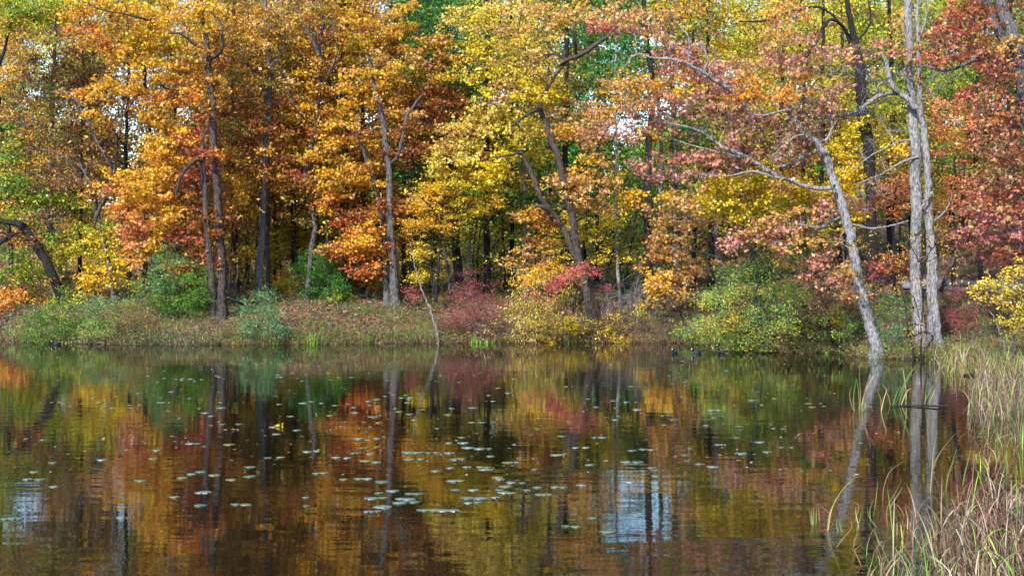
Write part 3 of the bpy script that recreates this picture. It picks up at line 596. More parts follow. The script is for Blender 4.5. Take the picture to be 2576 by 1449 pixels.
plant('shrub', 'blue-green leafy shrub on the waterline right of the twin-trunked oak', SHR, (655, 862), parse('''
#6 r58 teal 60,950 40,1020 90,1040 150,1000 30,1100 100,1110 160,1130 60,1180 130,1200 40,1240 100,1260 180,1170 200,1240 20,950 #5 teal 1900,950 1880,1030 1920,1080 1880,1150 1920,1200 1870,1230 1900,1260'''), dens=1.6, lsize=.08, kind='slim', bark='brown', depth=.7)
plant('shrub', 'low green weeds and vines at the far left waterline', SHR, (170, 862), parse('''
#5 r62 green 250,1150 350,1180 200,1200 300,1230 420,1150 450,1220 380,1090 500,1180 280,1080 200,1240 350,1250 550,1000 500,1050 teal 650,1000 700,1050 750,1020 680,1080 640,1060 720,980 780,1060 green 540,920 600,1060 420,1000 330,1100 sgreen 500,1110 440,1080'''), dens=2.0, lsize=.09, kind='slim', bark='brown', depth=.8)
plant('shrub', 'soft light green brush on the left bank below the yellow boughs', SHR, (270, 860), parse('''
#5 r62 sgreen 680,1120 740,1150 700,1200 800,1180 760,1230 850,1130 660,1180 green 720,1100 820,1240 olive 900,1100 950,1060 1000,1120 1020,1040 880,1020 1080,1100 960,1180 1050,1180 930,1240 1100,1060 1150,1130'''), dens=1.4, lsize=.07, kind='slim', bark='grey', depth=.8)
plant('shrub', 'yellow low bush at the foot of the wood left of the dark green bush', SHR, (730, 735), parse('''#6 r60 gold 230,800 280,790 200,830 300,830 260,860 ygold 250,820 180,860 ygreen 200,880 320,870'''), dens=2.3, lsize=.10, Y=65)
plant('shrub', 'thin yellow-green sapling on the bank edge right of the dark green bush', SHR, (860, 760), parse('''#6 r40 ygreen 600,860 640,900 590,930 670,930 620,960 700,950 sgreen 580,960 650,970 ygreen 560,980 680,990'''), dens=1.5, lsize=.08)
plant('shrub', 'dusty pink barberry-like bush on the middle bank', SHR, (1190, 850), parse('''
#6 r62 crimson 1600,850 1650,830 1700,860 1580,920 1650,920 1720,930 1780,950 1550,1000 1620,1010 1700,1010 1780,1010 1480,1060 1550,1080 1500,1110 1650,1080 1460,1120 1530,1140 1720,1080 1620,1130 1800,1060 dust 1580,880 1700,960 1750,1100 1450,1090 1700,1140 1400,1100 1600,970 1640,1160'''), dens=1.0, lsize=.06, kind='slim', bark='brown', depth=.8, clumps=8)
plant('shrub', 'small rose bush behind the two joined grey trunks', SHR, (1055, 770), parse('''#6 r55 crimson 1150,880 1200,870 1170,920 1230,900 dust 1130,900 1260,930 1180,950'''), dens=1.1, lsize=.06, bark='brown')
plant('shrub', 'scarlet-leaved twigs crossing in front of the central leaning trunks', SHR, (1440, 820), parse('''
#7 r42 scarlet 380,790 480,740 560,710 610,750 300,850 430,800 640,740 350,820 270,850 460,700 330,780 400,750 420,770 500,720 260,880 300,900'''), dens=1.8, lsize=.085, kind='slim', bark='brown', Y=54.6, depth=.5)
plant('shrub', 'drooping straw-yellow leaved shrub trailing to the water at the centre', SHR, (1350, 858), parse('''
#7 r60 tang 60,850 150,860 250,880 380,880 60,960 150,1000 280,980 350,960 60,1060 180,1080 260,1060 80,1150 200,1180 340,1080 100,1220 440,870 330,900 220,940 120,920 30,900 30,1010 290,930 gold 100,800 40,800 170,810 380,740 330,730 280,760
ygold 340,1040 240,1130 120,1120 tan 20,1120 60,1190 160,1230'''), dens=1.1, lsize=.10, kind='slim', bark='grey', up=.1, droop=1.1, depth=.5, Y=56)
plant('shrub', 'yellow sprigs low on the bank under the central leaning trunks', SHR, (1470, 858), parse('''
#7 r48 yellow 430,1150 470,1180 500,1120 420,1200 280,1220 240,1230 520,1160 470,1140 ygold 760,1240 800,1230 720,1230 780,1270 960,1060'''), dens=1.5, lsize=.08, bark='brown', depth=.6)
plant('shrub', 'large airy light green shrub arching over the water right of the middle', SHR, (1930, 868), parse('''
#7 r78 sgreen 1700,800 1850,700 1900,800 1750,900 1600,900 1850,900 1550,1000 1450,1000 1650,1050 1800,1050 1900,1000 1500,1100 1400,1130 1600,1150 1750,1150 1900,1150 1650,1250 1800,1250 1900,1250 1550,1250 1680,960 1780,830 1850,1100 1480,1170 1730,1220 1850,1200 1920,900 1560,1080 1700,1110
green 1900,620 1850,640 1800,720 1650,980 1600,1240
#8 sgreen 60,650 150,750 250,800 60,850 200,900 60,1000 150,1060 100,1150 60,740 130,850 180,980 30,930 30,1090 ygreen 300,900 300,820 240,700 380,870 250,1150 350,1050 300,1180 sgreen 180,1100 60,560 150,600 220,640 400,1000 olive 200,1200 90,1230 30,1250 ygold #7 1500,1010 1650,1120 1720,1000 1850,1180 1560,1180 1450,1160 1780,880 sgreen 1600,780 1650,850 1550,860 1700,720 1500,930'''), dens=1.35, lsize=.09, kind='slim', bark='grey', depth=1.0, clumps=8, Y=50.4)
plant('shrub', 'mustard yellow bush left of the leaning oak foot', SHR, (2110, 850), parse('''#8 r60 ygold 550,1050 520,1090 600,1040 580,1100 500,1040 olive 620,1120 540,1140 640,1060 ygreen 600,1000 480,1110'''), dens=1.5, lsize=.08)
plant('shrub', 'dusky rose shrub left of the leaning oak behind the green shrub', SHR, (2070, 850), parse('''#8 r60 crimson 360,990 380,930 340,1040 400,1020 dust 450,900 420,960 500,960 480,860 650,1010 700,1060 640,1080'''), dens=1.3, lsize=.07)
plant('shrub', 'green leafy tuft leaning at the foot of the leaning oak', SHR, (2120, 885), parse('''#8 r50 green 620,1150 640,1120 600,1190 580,1220 650,1160 sgreen 560,1230 610,1130 540,1180'''), dens=2.2, lsize=.09, kind='slim')
plant('shrub', 'dark spreading thicket of bare stems reaching over the water left of the leaning oak', SHR, (2110, 886), parse('''#8 r40 green 60,1210 150,1230 260,1220 380,1230 480,1200 olive 120,1180 240,1160 420,1150 60,1280 540,1170 330,1240 sgreen 460,1100 180,1120'''), dens=.7, lsize=.07, bark='dark', twigs=1, brk=2.2, clumps=9)
plant('shrub', 'sparse shrub strung with small orange-yellow leaves across the tall grey oak', SHR, (2320, 882), parse('''
#8 r40 tan 650,500 740,510 830,500 930,520 1000,510 830,430 1130,440 780,580 920,590 680,760 1150,650 ygold 1230,540 1350,540 1420,560 1300,490 1370,430 1050,620 1300,600 gold 740,820 840,850 900,820 980,800 1080,800 1170,780 950,860 700,750 870,830 1040,790
880,600 960,580 peach 1060,1170 1130,1130 1150,1200 1090,1210 1100,1000 1180,900 700,780 gold 620,530 700,530 1440,460 1480,500 1390,590 1200,480 1270,520'''),
 [[(2315, 884, 3.9), (2318, 830, 3.3), (2322, 780, 3.3), (2316, 720, 3.3), (2312, 670, 2.8), (2290, 630, 2.2), (2270, 590, 1.7)],
  [(2318, 800, 2.8), (2300, 750, 2.8), (2270, 720, 2.2), (2220, 700, 1.7)], [(2330, 875, 4.4), (2350, 850, 4.4), (2330, 835, 3.9), (2300, 845, 3.3), (2260, 850, 2.2)],
  [(2316, 700, 2.8), (2340, 640, 2.2), (2370, 600, 1.7)], [(2300, 884, 3.3), (2285, 830, 2.8), (2280, 770, 2.2), (2262, 700, 1.7)]],
 dens=.62, lsize=.085, kind='slim', bark='dark', Y=46.5, back=0, twigs=1, depth=.6, flat=.5, brk=1.6)
plant('shrub', 'canary yellow shrub at the right edge in front of the path', SHR, (2545, 890), parse('''
#8 r50 ygold 1550,830 1650,850 1600,890 1750,800 1850,770 1800,900 1900,700 1930,850 1550,950 1750,950 1850,1000 1900,1080 1800,1100 1880,1140 1930,970 1700,860 1850,920 1920,1030 1850,1060 1930,770 1650,820 yellow 1830,1140 1930,1120 1900,760 1930,900 1780,860'''), dens=.32, lsize=.095, bark='grey', Y=42, depth=.6)
plant('shrub', 'magenta-pink bush beside the path right of the tall grey oak', SHR, (2400, 850), parse('''
#8 r55 crimson 1400,1050 1480,1100 1350,1120 1420,1120 1450,1050 1520,1080 1380,1180 1450,1160 1500,1140 1340,1060 1400,1000 1320,1100 1430,1090 dust 1350,1180 1500,1190 1300,1150'''), dens=1.5, lsize=.065, kind='slim', bark='brown')
plant('shrub', 'thin mauve bush against the near edge of the path', SHR, (2490, 800), parse('''#8 r55 crimson 1680,980 1750,1000 1640,960 1420,870 1450,880 1380,900 1500,900 dust 1700,1040 1630,1010 1760,1050 1560,900 1330,900'''), dens=1.0, lsize=.06, kind='slim', bark='brown')
plant('shrub', 'low green shrub between the leaning oak and the tall grey oak', SHR, (2245, 885), parse('''#8 r60 teal 900,1180 950,1220 1000,1180 900,1240 850,1180 980,1250 1050,1230 950,1140 green 930,970 880,950 980,940 920,1000 1000,990 860,1060 teal 1050,1060 900,1300'''), dens=1.3, lsize=.075, kind='slim')
plant('shrub', 'rust-leaved sprout behind the tall grey oak at path height', SHR, (2260, 800), parse('''#8 r50 rust 940,680 1000,700 900,720 1060,690 950,640 ored 1080,600 880,680 crimson 800,700 850,740'''), dens=1.1, lsize=.11, kind='oak', Y=52)
# bare twiggy shrubs on the brown bank
BT = ['tangle of bare grey-brown twigs on the brown bank right of the central leaning trunks', 'bare mauve twigs on the brown bank below the tan oak sprays',
      'bare twigs arching to the water in front of the green weeds at left', 'leafless grey bush in front of the dark straight trunk', 'grey brush pile of bare twigs behind the magenta bush',
      'bare straggling stems at the foot of the pink bush', 'bare stems on the bank left of the drooping yellow shrub']
def bare(label, base, span, n, hmax, bark='grey', Y=None, rr=.008):
    rng = np.random.default_rng(zlib.crc32(label.encode()))
    Yb = Y or ground_Y(*base); x0 = (base[0] - U0) / F * Yb
    org = np.array([x0, Yb, float(ground(x0, Yb))]); root = empty('bare_bush', org); tag(root, label, 'shrub')
    s = Soup()
    for i in range(n):
        bx = x0 + rng.uniform(-1, 1) * span; by = Yb + rng.uniform(-.5, .7)
        p = np.array([bx, by, float(ground(bx, by)) - .03]); h = hmax * rng.uniform(.4, 1)
        lean = rng.normal(0, .45); ly = rng.normal(0, .3)
        ts = np.linspace(0, 1, 7)[:, None]
        P = p + np.hstack([lean * h * ts ** 1.6, ly * h * ts ** 1.6, h * (ts - .25 * abs(lean) * ts ** 3)]) + rng.normal(0, .02, (7, 3)) * ts
        tube(s, P, np.linspace(rr, rr * .35, 7), 4, cap=False)
        for k in range(rng.integers(2, 6)):
            j = rng.integers(2, 6); q = P[j]; d = np.array([rng.normal(0, .5), rng.normal(0, .35), rng.uniform(.1, .8)]) * h * .45
            tube(s, np.array([q, q + d * .5 + rng.normal(0, .02, 3), q + d + [0, 0, -.04]]), np.array([rr * .55, rr * .4, rr * .25]), 3, cap=False)
    s.build('stems', BARK[bark], root, org, colour=False)
bare(BT[0], (1600, 840), 2.2, 60, 1.5, 'brown'); bare(BT[1], (1720, 850), 1.7, 46, 1.3, 'grey'); bare(BT[2], (400, 860), 2.2, 50, .8, 'brown')
bare(BT[3], (1590, 745), 1.3, 60, 1.9, 'pale', Y=60); bare(BT[4], (2460, 800), 1.1, 40, .9, 'grey'); bare(BT[5], (1190, 858), 1.4, 34, 1.0, 'grey'); bare(BT[6], (1260, 850), .8, 24, .9, 'brown')
# slim bare pole leaning into the water
def pole(label, pts, Y, bark='pale', name='sapling', br=3):
    plant(name, label, 'sapling', (pts[0][0], pts[0][1]), [], [pts], bark=bark, Y=Y, sides=7)
pole('slim bare sapling bending down left out of the waterline left of the pink bush', [(1104, 862, 4.5), (1092, 810, 4.2), (1076, 765, 3.8), (1060, 725, 3.2), (1046, 680, 2.4), (1032, 610, 1.6)], 56.4)
pole('thin pale bare stem standing upright on the brown bank', [(1598, 836, 5), (1595, 790, 4), (1597, 740, 4), (1606, 700, 3), (1612, 665, 2)], ground_Y(1598, 836), 'grey')
pole('broken brown pole leaning right against the wood beside the tall grey oak', [(2366, 735, 9), (2380, 700, 9), (2398, 660, 9), (2420, 610, 9), (2440, 570, 8), (2468, 540, 6)], 52, 'brown', 'dead_pole')
pole('thin bare grey stem in the grass at the right edge near the yellow shrub', [(2530, 885, 5), (2516, 840, 4), (2504, 800, 3), (2490, 780, 2)], 44)
pole('fallen grey branch propped at the right foot of the twin-trunked oak', [(608, 765, 7), (590, 755, 7), (572, 748, 6), (560, 745, 4)], 60.5, 'grey', 'fallen_branch')
pole('crooked grey sapling right of the dark straight trunk left of the green shrub', [(1560, 790, 6), (1556, 700, 8), (1553, 600, 8), (1550, 520, 8), (1552, 400, 6), (1548, 250, 5), (1550, 100, 5), (1549, 60, 3)], 61, 'pale')
# ------------------------------------------------------------------ trees deeper in the wood
def zone(u, v, rng):
    if u < 170: z = ['ygreen', 'ygreen', 'ygold', 'olive'] if v < 200 else ['green', 'olive', 'amber']
    elif u < 480: z = ['ygreen', 'ygold', 'olive'] if v < 160 else ['brown', 'olive', 'amber', 'brown'] if v < 500 else ['olive', 'rust', 'amber']
    elif u < 700: z = ['amber', 'olive', 'tan'] if v < 330 else ['rust', 'amber', 'olive'] if v < 560 else ['olive', 'ygold', 'amber', 'rust']
    elif u < 1000: z = ['amber', 'olive', 'amber', 'rust'] if v < 480 else ['rust', 'ygold', 'olive', 'amber']
    elif u < 1220: z = ['dgreen', 'green', 'dgreen'] if v < 230 else ['rust', 'dgreen', 'amber'] if v < 420 else ['olive', 'ygold', 'dgreen', 'dgreen']
    elif u < 1400: z = ['tang', 'yellow', 'olive'] if v < 300 else ['yellow', 'olive', 'dgreen', 'dgreen']
    elif u < 1620: z = ['dgreen', 'dgreen', 'green', 'olive'] if v < 600 else ['dgreen', 'olive', 'ygreen']
    elif u < 1800: z = ['olive', 'ygreen', 'amber'] if v < 300 else ['olive', 'dgreen', 'green', 'ygold']
    elif u < 2150: z = ['ygreen', 'ygold', 'yellow', 'olive'] if v < 330 else ['olive', 'yellow', 'dgreen', 'rust']
    elif u < 2420: z = ['ygreen', 'green', 'olive', 'ygold'] if v < 420 else ['olive', 'rust', 'green']
    else: z = ['red', 'rust', 'green', 'olive'] if v < 250 else ['green', 'olive', 'rust', 'red']
    return z[rng.integers(0, len(z))]
GAPS = [(332, 395, 50, 90), (70, 575, 60, 50), (150, 380, 60, 50), (245, 505, 40, 25), (280, 250, 40, 60), (1575, 330, 95, 95), (2113, 68, 28, 28), (1485, 240, 30, 40), (1620, 95, 40, 40), (2105, 330, 26, 40),
        (190, 60, 26, 26), (440, 10, 60, 22), (480, 80, 40, 30), (1380, 30, 40, 22), (1690, 60, 30, 30), (1900, 20, 40, 20), (980, 10, 50, 18), (1240, 60, 30, 24), (380, 330, 50, 60), (2170, 440, 20, 40), (1700, 500, 20, 30), (300, 560, 60, 24)]
BIG = [(332, 400, 26, 50), (70, 575, 44, 34), (1572, 325, 54, 46)]
def in_gap(u, v, m=1.0):
    return any(((u - a) / (c * m)) ** 2 + ((v - b) / (d * m)) ** 2 < 1 for a, b, c, d in BIG) or any(((u - a) / (c * .5 * m)) ** 2 + ((v - b) / (d * .5 * m)) ** 2 < 1 for a, b, c, d in GAPS[3:])
BG = [  # u at base, Y, width, lean (u units over full height), bark, phrase
 (30, 70, 13, -40, 'dark', 'slim dark trunk behind the leaning dark oak at the left edge'),
 (120, 84, 15, 20, 'dark', 'shaded tree behind the green and yellow boughs at far left'),
 (200, 66, 12, 30, 'dark', 'thin dark tree between the leaning dark oak and the dusky brown oak'),
 (325, 63, 12, -4, 'dark', 'dark straight tree just right of the dusky brown oak'),
 (363, 65, 12, 10, 'dark', 'dark tree half hidden by the rounded green bush'),
 (449, 68, 15, -22, 'dark', 'dark tree rising behind the rounded green bush under the orange crown'),
 (492, 76, 11, 6, 'dark', 'thin dark tree just left of the twin-trunked oak'),
 (596, 72, 16, -8, 'dark', 'dark tree between the twin-trunked oak and the straight grey trunk'),
 (626, 80, 8, 4, 'grey', 'very thin pale tree left of the straight bare grey trunk'),
 (676, 66, 10, -16, 'brown', 'thin brown tree close behind the straight bare grey trunk'),
 (694, 78, 12, -14, 'dark', 'dark tree in yellow thicket right of the straight bare grey trunk'),
 (735, 74, 11, -12, 'dark', 'dark tree standing behind the yellow low bush'),
 (826, 68, 12, -6, 'grey', 'grey mossy tree rising out of the dark green bush'),
 (872, 65, 24, -12, 'dark', 'thick dark tree right beside the dark green bush'),
 (908, 76, 13, 8, 'dark', 'dark tree behind the drooping orange boughs'),
 (1016, 70, 12, 4, 'dark', 'dark tree just right of the two joined grey trunks'),
 (1030, 64, 13, 14, 'brown', 'slightly curved brown tree right of the two joined grey trunks'),
 (1092, 72, 12, 6, 'dark', 'dark tree behind the small bright yellow tiered tree'),
 (1155, 67, 24, -44, 'dark', 'thick nearly black tree behind the bright yellow sprays with green crown'),
 (1226, 66, 18, -8, 'dark', 'dark tree above the dusty pink bush'),
 (1290, 69, 12, -6, 'dark', 'dark tree behind the drooping straw-yellow shrub'),
 (1322, 63, 8, -20, 'grey', 'thin crooked grey tree just left of the central leaning trunks'),
 (1378, 78, 11, 10, 'dark', 'dark tree deep in shade behind the central leaning trunks'),
 (1432, 66, 19, -18, 'dark', 'thick black tree right behind the upper part of the central leaning trunks'),
 (1500, 80, 10, 6, 'dark', 'dark thin tree in the green shade right of the central leaning trunks'),
 (1628, 61, 22, 3, 'dark', 'dark straight trunk standing on the brown bank right of the centre'),
 (1660, 72, 14, -6, 'pale', 'pale scaly tree just right of the dark straight trunk'),
 (1700, 66, 20, -8, 'grey', 'grey tree second to the right of the dark straight trunk'),
 (1745, 76, 12, 6, 'dark', 'dark tree behind the tan oak sprays'),
 (1790, 70, 15, -10, 'dark', 'dark tree left of the lemon yellow maple'),
 (1960, 74, 14, 10, 'dark', 'dark tree right of the lemon yellow maple'),
 (2025, 68, 12, -14, 'dark', 'dark tree behind the pink leaves of the leaning oak'),
 (2068, 64, 15, 8, 'dark', 'shaded tree close behind the leaning oak at mid height'),
 (2120, 70, 16, -4, 'dark', 'dark tree left of the thick dark maple trunk'),
 (2240, 66, 18, 6, 'dark', 'dark tree between the thick dark maple trunk and the tall grey oak'),
 (2290, 78, 12, -10, 'dark', 'dim tree just behind the tall grey oak on the hillside'),
 (2440, 80, 12, -8, 'dark', 'dark tree on the hillside behind the path right of the coral maple'),
 (2480, 70, 14, 8, 'dark', 'dark tree above the path under the red crown'),
 (2546, 66, 24, -14, 'dark', 'broad dark tree beyond the path near the right edge'),
 (2630, 74, 20, -20, 'dark', 'dark tree beyond the path at the right edge')]
for (u, Y, w, lean, bk, lab) in BG:
    Y = min(Y, 62 + (Y - 62) * .85)
    if 560 < u < 960: Y = 62 + (Y - 62) * .5
    rng = np.random.default_rng(int(u * 7 + Y))
    x0 = (u - U0) / F * Y; vb = HV + (CH - float(ground(x0, Y))) / Y * F
    H = vb + 60; ps = []
    wob = rng.normal(0, 7, 7)
    for i, t in enumerate(np.linspace(0, 1, 7)):
        ps.append((u + lean * t + wob[i] * t, vb - H * t, w * (1 - .55 * t)))
    lobes = []
    for i in range(34):
        lu = u + rng.normal(0, 85) + lean * .6; lv = rng.uniform(-70, 535) if rng.random() < .93 else rng.uniform(480, 620)
        if in_gap(lu, lv) or (thin_spot(lu, lv, Y) and rng.random() < .68) or (560 < lu < 960 and lv > 520): continue
        lobes.append((lu, lv, rng.uniform(26, 44), zone(lu, lv, rng)))
    plant('tree', lab, 'tree', (u, vb), lobes, [ps], bark=bk, Y=Y, lsize=.24, dens=1.7, back=1, depth=2.2, sides=8, twigs=.3, clumps=6, group='trees deeper in the wood')
# saplings and low growth between the trunks
UL = 0
for i in range(44):
    rng = np.random.default_rng(900 + i)
    u = 20 + 2560 * (i + rng.uniform(0, 1)) / 44; Y = rng.uniform(67, 90)
    if u > 2150: Y = rng.uniform(72, 98)
    x0 = (u - U0) / F * Y; vb = HV + (CH - float(ground(x0, Y))) / Y * F
    top = rng.uniform(500, 590)
    if 1650 > u > 1480: top += 40
    top = min(top, vb - 110)
    ps = [(u, vb, 6), (u + rng.normal(0, 8), vb - 60, 5), (u + rng.normal(0, 15), vb - 140, 4), (u + rng.normal(0, 22), top, 2.5)]
    if u < 540: zc = ['olive', 'amber', 'brown', 'ygreen']
    elif u < 1000: zc = ['ygold', 'olive', 'ygold', 'gold', 'yellow', 'ygreen']
    elif u < 1300: zc = ['dgreen', 'ygold', 'green', 'yellow', 'ygreen']
    elif u < 1700: zc = ['dgreen', 'green', 'olive', 'ygreen']
    elif u < 2050: zc = ['dgreen', 'green', 'dust', 'olive']
    elif u < 2300: zc = ['dust', 'olive', 'brown', 'rust']
    else: zc = ['green', 'olive', 'ygreen', 'green']
    zc = zc[rng.integers(0, len(zc))]
    lobes = [(u + rng.normal(0, 34), rng.uniform(top, vb - (10 if u < 2150 else 60)), rng.uniform(18, 30), zc) for _ in range(17)]
    side = ('left of the twin-trunked oak' if u < 540 else 'between the twin-trunked oak and the joined grey trunks' if u < 980 else
            'between the joined grey trunks and the central trunks' if u < 1470 else 'between the central trunks and the leaning oak' if u < 2180 else 'on the hillside right of the leaning oak')
    hue = {'ygold': 'golden', 'gold': 'orange-gold', 'olive': 'olive', 'rust': 'rusty', 'amber': 'amber', 'yellow': 'yellow', 'dgreen': 'deep green', 'green': 'green', 'brown': 'brown', 'ygreen': 'yellow-green', 'dust': 'dull brown'}[zc]
    hash_seed[0] = i * 13 + 1
    plant('sapling', '%s sapling deep in the wood %s' % (hue, side), 'sapling', (u, vb), lobes, [ps], bark='dark', Y=Y, lsize=.15, dens=1.0, back=1, depth=1.5, sides=5,
          twigs=.3, group='%s saplings %s' % (hue, side))
hash_seed[0] = 7
# thin bare poles of young trees between the big trunks
for i in range(40):
    rng = np.random.default_rng(3000 + i); u = rng.uniform(560, 1000) if i < 16 else rng.uniform(1010, 1780) if i < 34 else rng.uniform(2000, 2560); Y = rng.uniform(62.5, 74) if u < 1900 else rng.uniform(62, 72)
    x0 = (u - U0) / F * Y; vb = HV + (CH - float(ground(x0, Y))) / Y * F; ln = rng.normal(0, 26); w = rng.uniform(4, 9)
    ps = [(u + ln * t + rng.normal(0, 4) * t, vb - 330 * t, w * (1 - .6 * t)) for t in np.linspace(0, 1, 6)]
    lob = [(u + ln * .6 + rng.normal(0, 40), rng.uniform(vb - 300, vb - 60), rng.uniform(16, 26), zc_) for zc_ in rng.choice(['ygold', 'olive', 'amber', 'yellow'] if u < 1000 else ['yellow', 'olive', 'ygreen', 'bare', 'green', 'bare'], 5)]
    side = 'between the twin-trunked oak and the joined grey trunks' if u < 1000 else 'across the middle of the wood' if u < 1900 else 'on the hillside at right'
    hash_seed[0] = 500 + i
    plant('sapling', 'thin nearly bare sapling stem %s' % side, 'sapling', (u, vb), lob, [ps], bark=['dark', 'grey', 'brown', 'grey'][i % 4], Y=Y, lsize=.13, dens=.9, back=0, depth=.8, sides=6, twigs=.8, group='thin bare saplings %s' % side)
hash_seed[0] = 7
# the far wood that closes the view
rng = np.random.default_rng(55)
s = Soup(); n = 3100
pp = []; cc = []; ls = []
for i in range(n):
    Y = rng.uniform(112, 150); u = rng.uniform(-250, 2850)
    v = rng.uniform(330, 650) if rng.random() < .56 else rng.uniform(-20, 420)
    if in_gap(u, v, 1.0) or (thin_spot(u, v, Y) and rng.random() < .68): continue
    R = rng.uniform(1.1, 2.0); m = int(210 * (R / 1.5) ** 2)
    p = at(u, v, Y); q = p + rng.normal(0, .5, (m, 3)) * [R, R, R * .8]
    zc = zone(u, v, rng)
    pp.append(q); cc.append(pick(zc, rng, m) * rng.uniform(.75, 1.1, (m, 1)) * rng.uniform(.8, 1.1)); ls.append(rng.uniform(.24, .42, m))
add_leaves(s, np.concatenate(pp), np.concatenate(ls), np.clip(np.concatenate(cc), 0, .9), rng)
tag(s.build('distant_woods', LEAF), kind='stuff')
# ------------------------------------------------------------------ ground cover
def cover(n, fn, seed):
    rng = np.random.default_rng(seed); u = rng.uniform(-260, 2850, n); d = rng.random(n) ** 1.5 * 60 + .02
    Y = shoreY(u) + d; x = (u - U0) / F * Y; return rng, x, Y, u, d
rng, x, y, u, d = cover(150000, None, 3)
s = Soup()
path_u = lambda u: u
def patch(x, y):   # 0 leaf litter .. 1 green
    return .5 + .5 * np.sin(x * .9 + 1.7 * np.sin(y * .5 + 1)) * np.sin(y * .8 + x * .35)
keep = rng.random(len(x)) < np.where(patch(x, y) > .62, .45, 1.0)
x, y, u, d = x[keep], y[keep], u[keep], d[keep]
P = np.stack([x, y, ground(x, y) + .02], 1)
C = pick('litter', rng, len(x)); big = rng.random(len(x)) < .14; C[big] = pick('dust', rng, big.sum())
add_leaves(s, P, rng.uniform(.08, .17, len(x)), C, rng, up=1.1, droop=0)
litter = s.build('leaf_litter', LEAF); tag(litter, kind='stuff')
def blades(soup, base, H, W, cols, rng, lean=.25, bend=.35, kink=.15, nseg=6, ldir=None):
    n = len(base); th = rng.uniform(0, 2 * PI, n) if ldir is None else ldir
    hd = np.stack([np.cos(th), np.sin(th), 0 * th], 1)
    ang = abs(rng.normal(0, lean, n)); db = abs(rng.normal(0, bend, n)) / nseg * 2
    kk = rng.random(n) < kink; kp = rng.integers(2, nseg, n); ka = rng.uniform(.6, 1.9, n)
    P = [base]; sl = H / nseg; a = ang.copy()
    for i in range(nseg):
        a = a + db * (i / nseg * 2) + np.where(kk & (kp == i), ka, 0); a = np.minimum(a, 2.9)
        P.append(P[-1] + (sl)[:, None] * (np.sin(a)[:, None] * hd + np.cos(a)[:, None] * np.array([0, 0, 1.])))
    P = np.stack(P, 1)
    tw = rng.uniform(0, PI, n); side = np.stack([np.cos(tw), np.sin(tw), 0 * tw], 1)
    taper = np.interp(np.arange(nseg + 1) / nseg, [0, .5, 1], [.8, 1, .06])
    o = side[:, None] * (W[:, None] * taper[None] / 2)[..., None]
    V = np.stack([P - o, P + o], 2).reshape(n, -1, 3); k = V.shape[1]
    i = np.arange(nseg) * 2; fq = np.stack([i, i + 1, i + 3, i + 2], -1)
    Fq = fq[None] + (np.arange(n) * k)[:, None, None]
    soup.add(V.reshape(-1, 3), Fq.reshape(-1, 4), np.repeat(cols, nseg, 0))
def mixcol(names, pr, rng, n):
    out = np.zeros((n, 3)); idx = rng.choice(len(names), n, p=pr)
    for i, nm in enumerate(names):
        m = idx == i; out[m] = pick(nm, rng, m.sum())
    return out * rng.uniform(.75, 1.15, (n, 1))
rng, x, y, u, d = cover(120000, None, 4)
keep = (d < 14) & (rng.random(len(x)) < np.clip(np.where(patch(x, y) > .5, .95, .3) + .35 * (d < .8) + .35 * (u > 2330) + .3 * (u < 560), 0, 1))
x, y, u = x[keep], y[keep], u[keep]; n = len(x)
s = Soup(); blades(s, np.stack([x, y, ground(x, y) - .02], 1), rng.uniform(.12, .4, n), rng.uniform(.01, .024, n), mixcol(['grass', 'straw', 'olive', 'dust'], [.52, .16, .16, .16], rng, n), rng, .4, .6, nseg=3)
tag(s.build('bank_grass', BLADE), kind='stuff')
# fringe of sedge and weeds overhanging the waterline
rng = np.random.default_rng(11); n = 9000
u = rng.uniform(-100, 2300, n); u = u[np.sin(u * .031) + .7 * np.sin(u * .083 + 1) + .5 * np.sin(u * .21) > rng.uniform(-1.6, 1.2, n)]; n = len(u); Y = shoreY(u) + rng.normal(.05, .16, n); x = (u - U0) / F * Y
s = Soup(); blades(s, np.stack([x, Y, np.maximum(ground(x, Y), -.02) - .02], 1), rng.uniform(.15, .5, n), rng.uniform(.008, .02, n), mixcol(['grass', 'straw', 'dust', 'litter'], [.36, .2, .2, .24], rng, n), rng, .6, .9, nseg=4)
tag(s.build('shore_sedge', BLADE), kind='stuff')
# leafy undergrowth tangled over the bank
rng = np.random.default_rng(21); s = Soup(); n = 2300; u = rng.uniform(-200, 2700, n); d = np.where(rng.random(n) < .35, rng.uniform(-.35, .7, n), rng.random(n) ** 1.3 * 11 - .25); Y = shoreY(u) + d; x = (u - U0) / F * Y
pp = []; cc = []
for i in range(n):
    zc = (['green', 'teal', 'sgreen', 'straw'] if u[i] < 560 else ['green', 'olive', 'dust', 'green', 'olive', 'teal'] if u[i] < 1120 else ['dust', 'litter', 'ygold', 'crimson', 'olive'] if u[i] < 1740 else ['green', 'sgreen', 'olive', 'dust'])
    z_ = zc[rng.integers(0, len(zc))]; m = rng.integers(10, 34); h = rng.uniform(.12, .55); g = max(float(ground(x[i], Y[i])), 0)
    pp.append(np.stack([x[i] + rng.normal(0, .22, m), Y[i] + rng.normal(0, .18, m), g + .03 + rng.random(m) * h], 1)); cc.append(pick(z_, rng, m) * rng.uniform(.8, 1.1, (m, 1)))
    for q in range(3):
        b_ = np.array([x[i], Y[i], g - .02]); e_ = b_ + rng.normal(0, .22, 3) * [1, 1, 0] + [0, 0, h * rng.uniform(.7, 1.5)]
        tube(s, np.array([b_, (b_ + e_) / 2 + rng.normal(0, .04, 3), e_]), np.array([.007, .005, .002]), 3, lin((120, 100, 84)) * .8, cap=False)
add_leaves(s, np.concatenate(pp), rng.uniform(.05, .1, sum(map(len, pp))), np.clip(np.concatenate(cc), 0, .9), rng, 'slim')
tag(s.build('undergrowth', LEAF), kind='stuff')
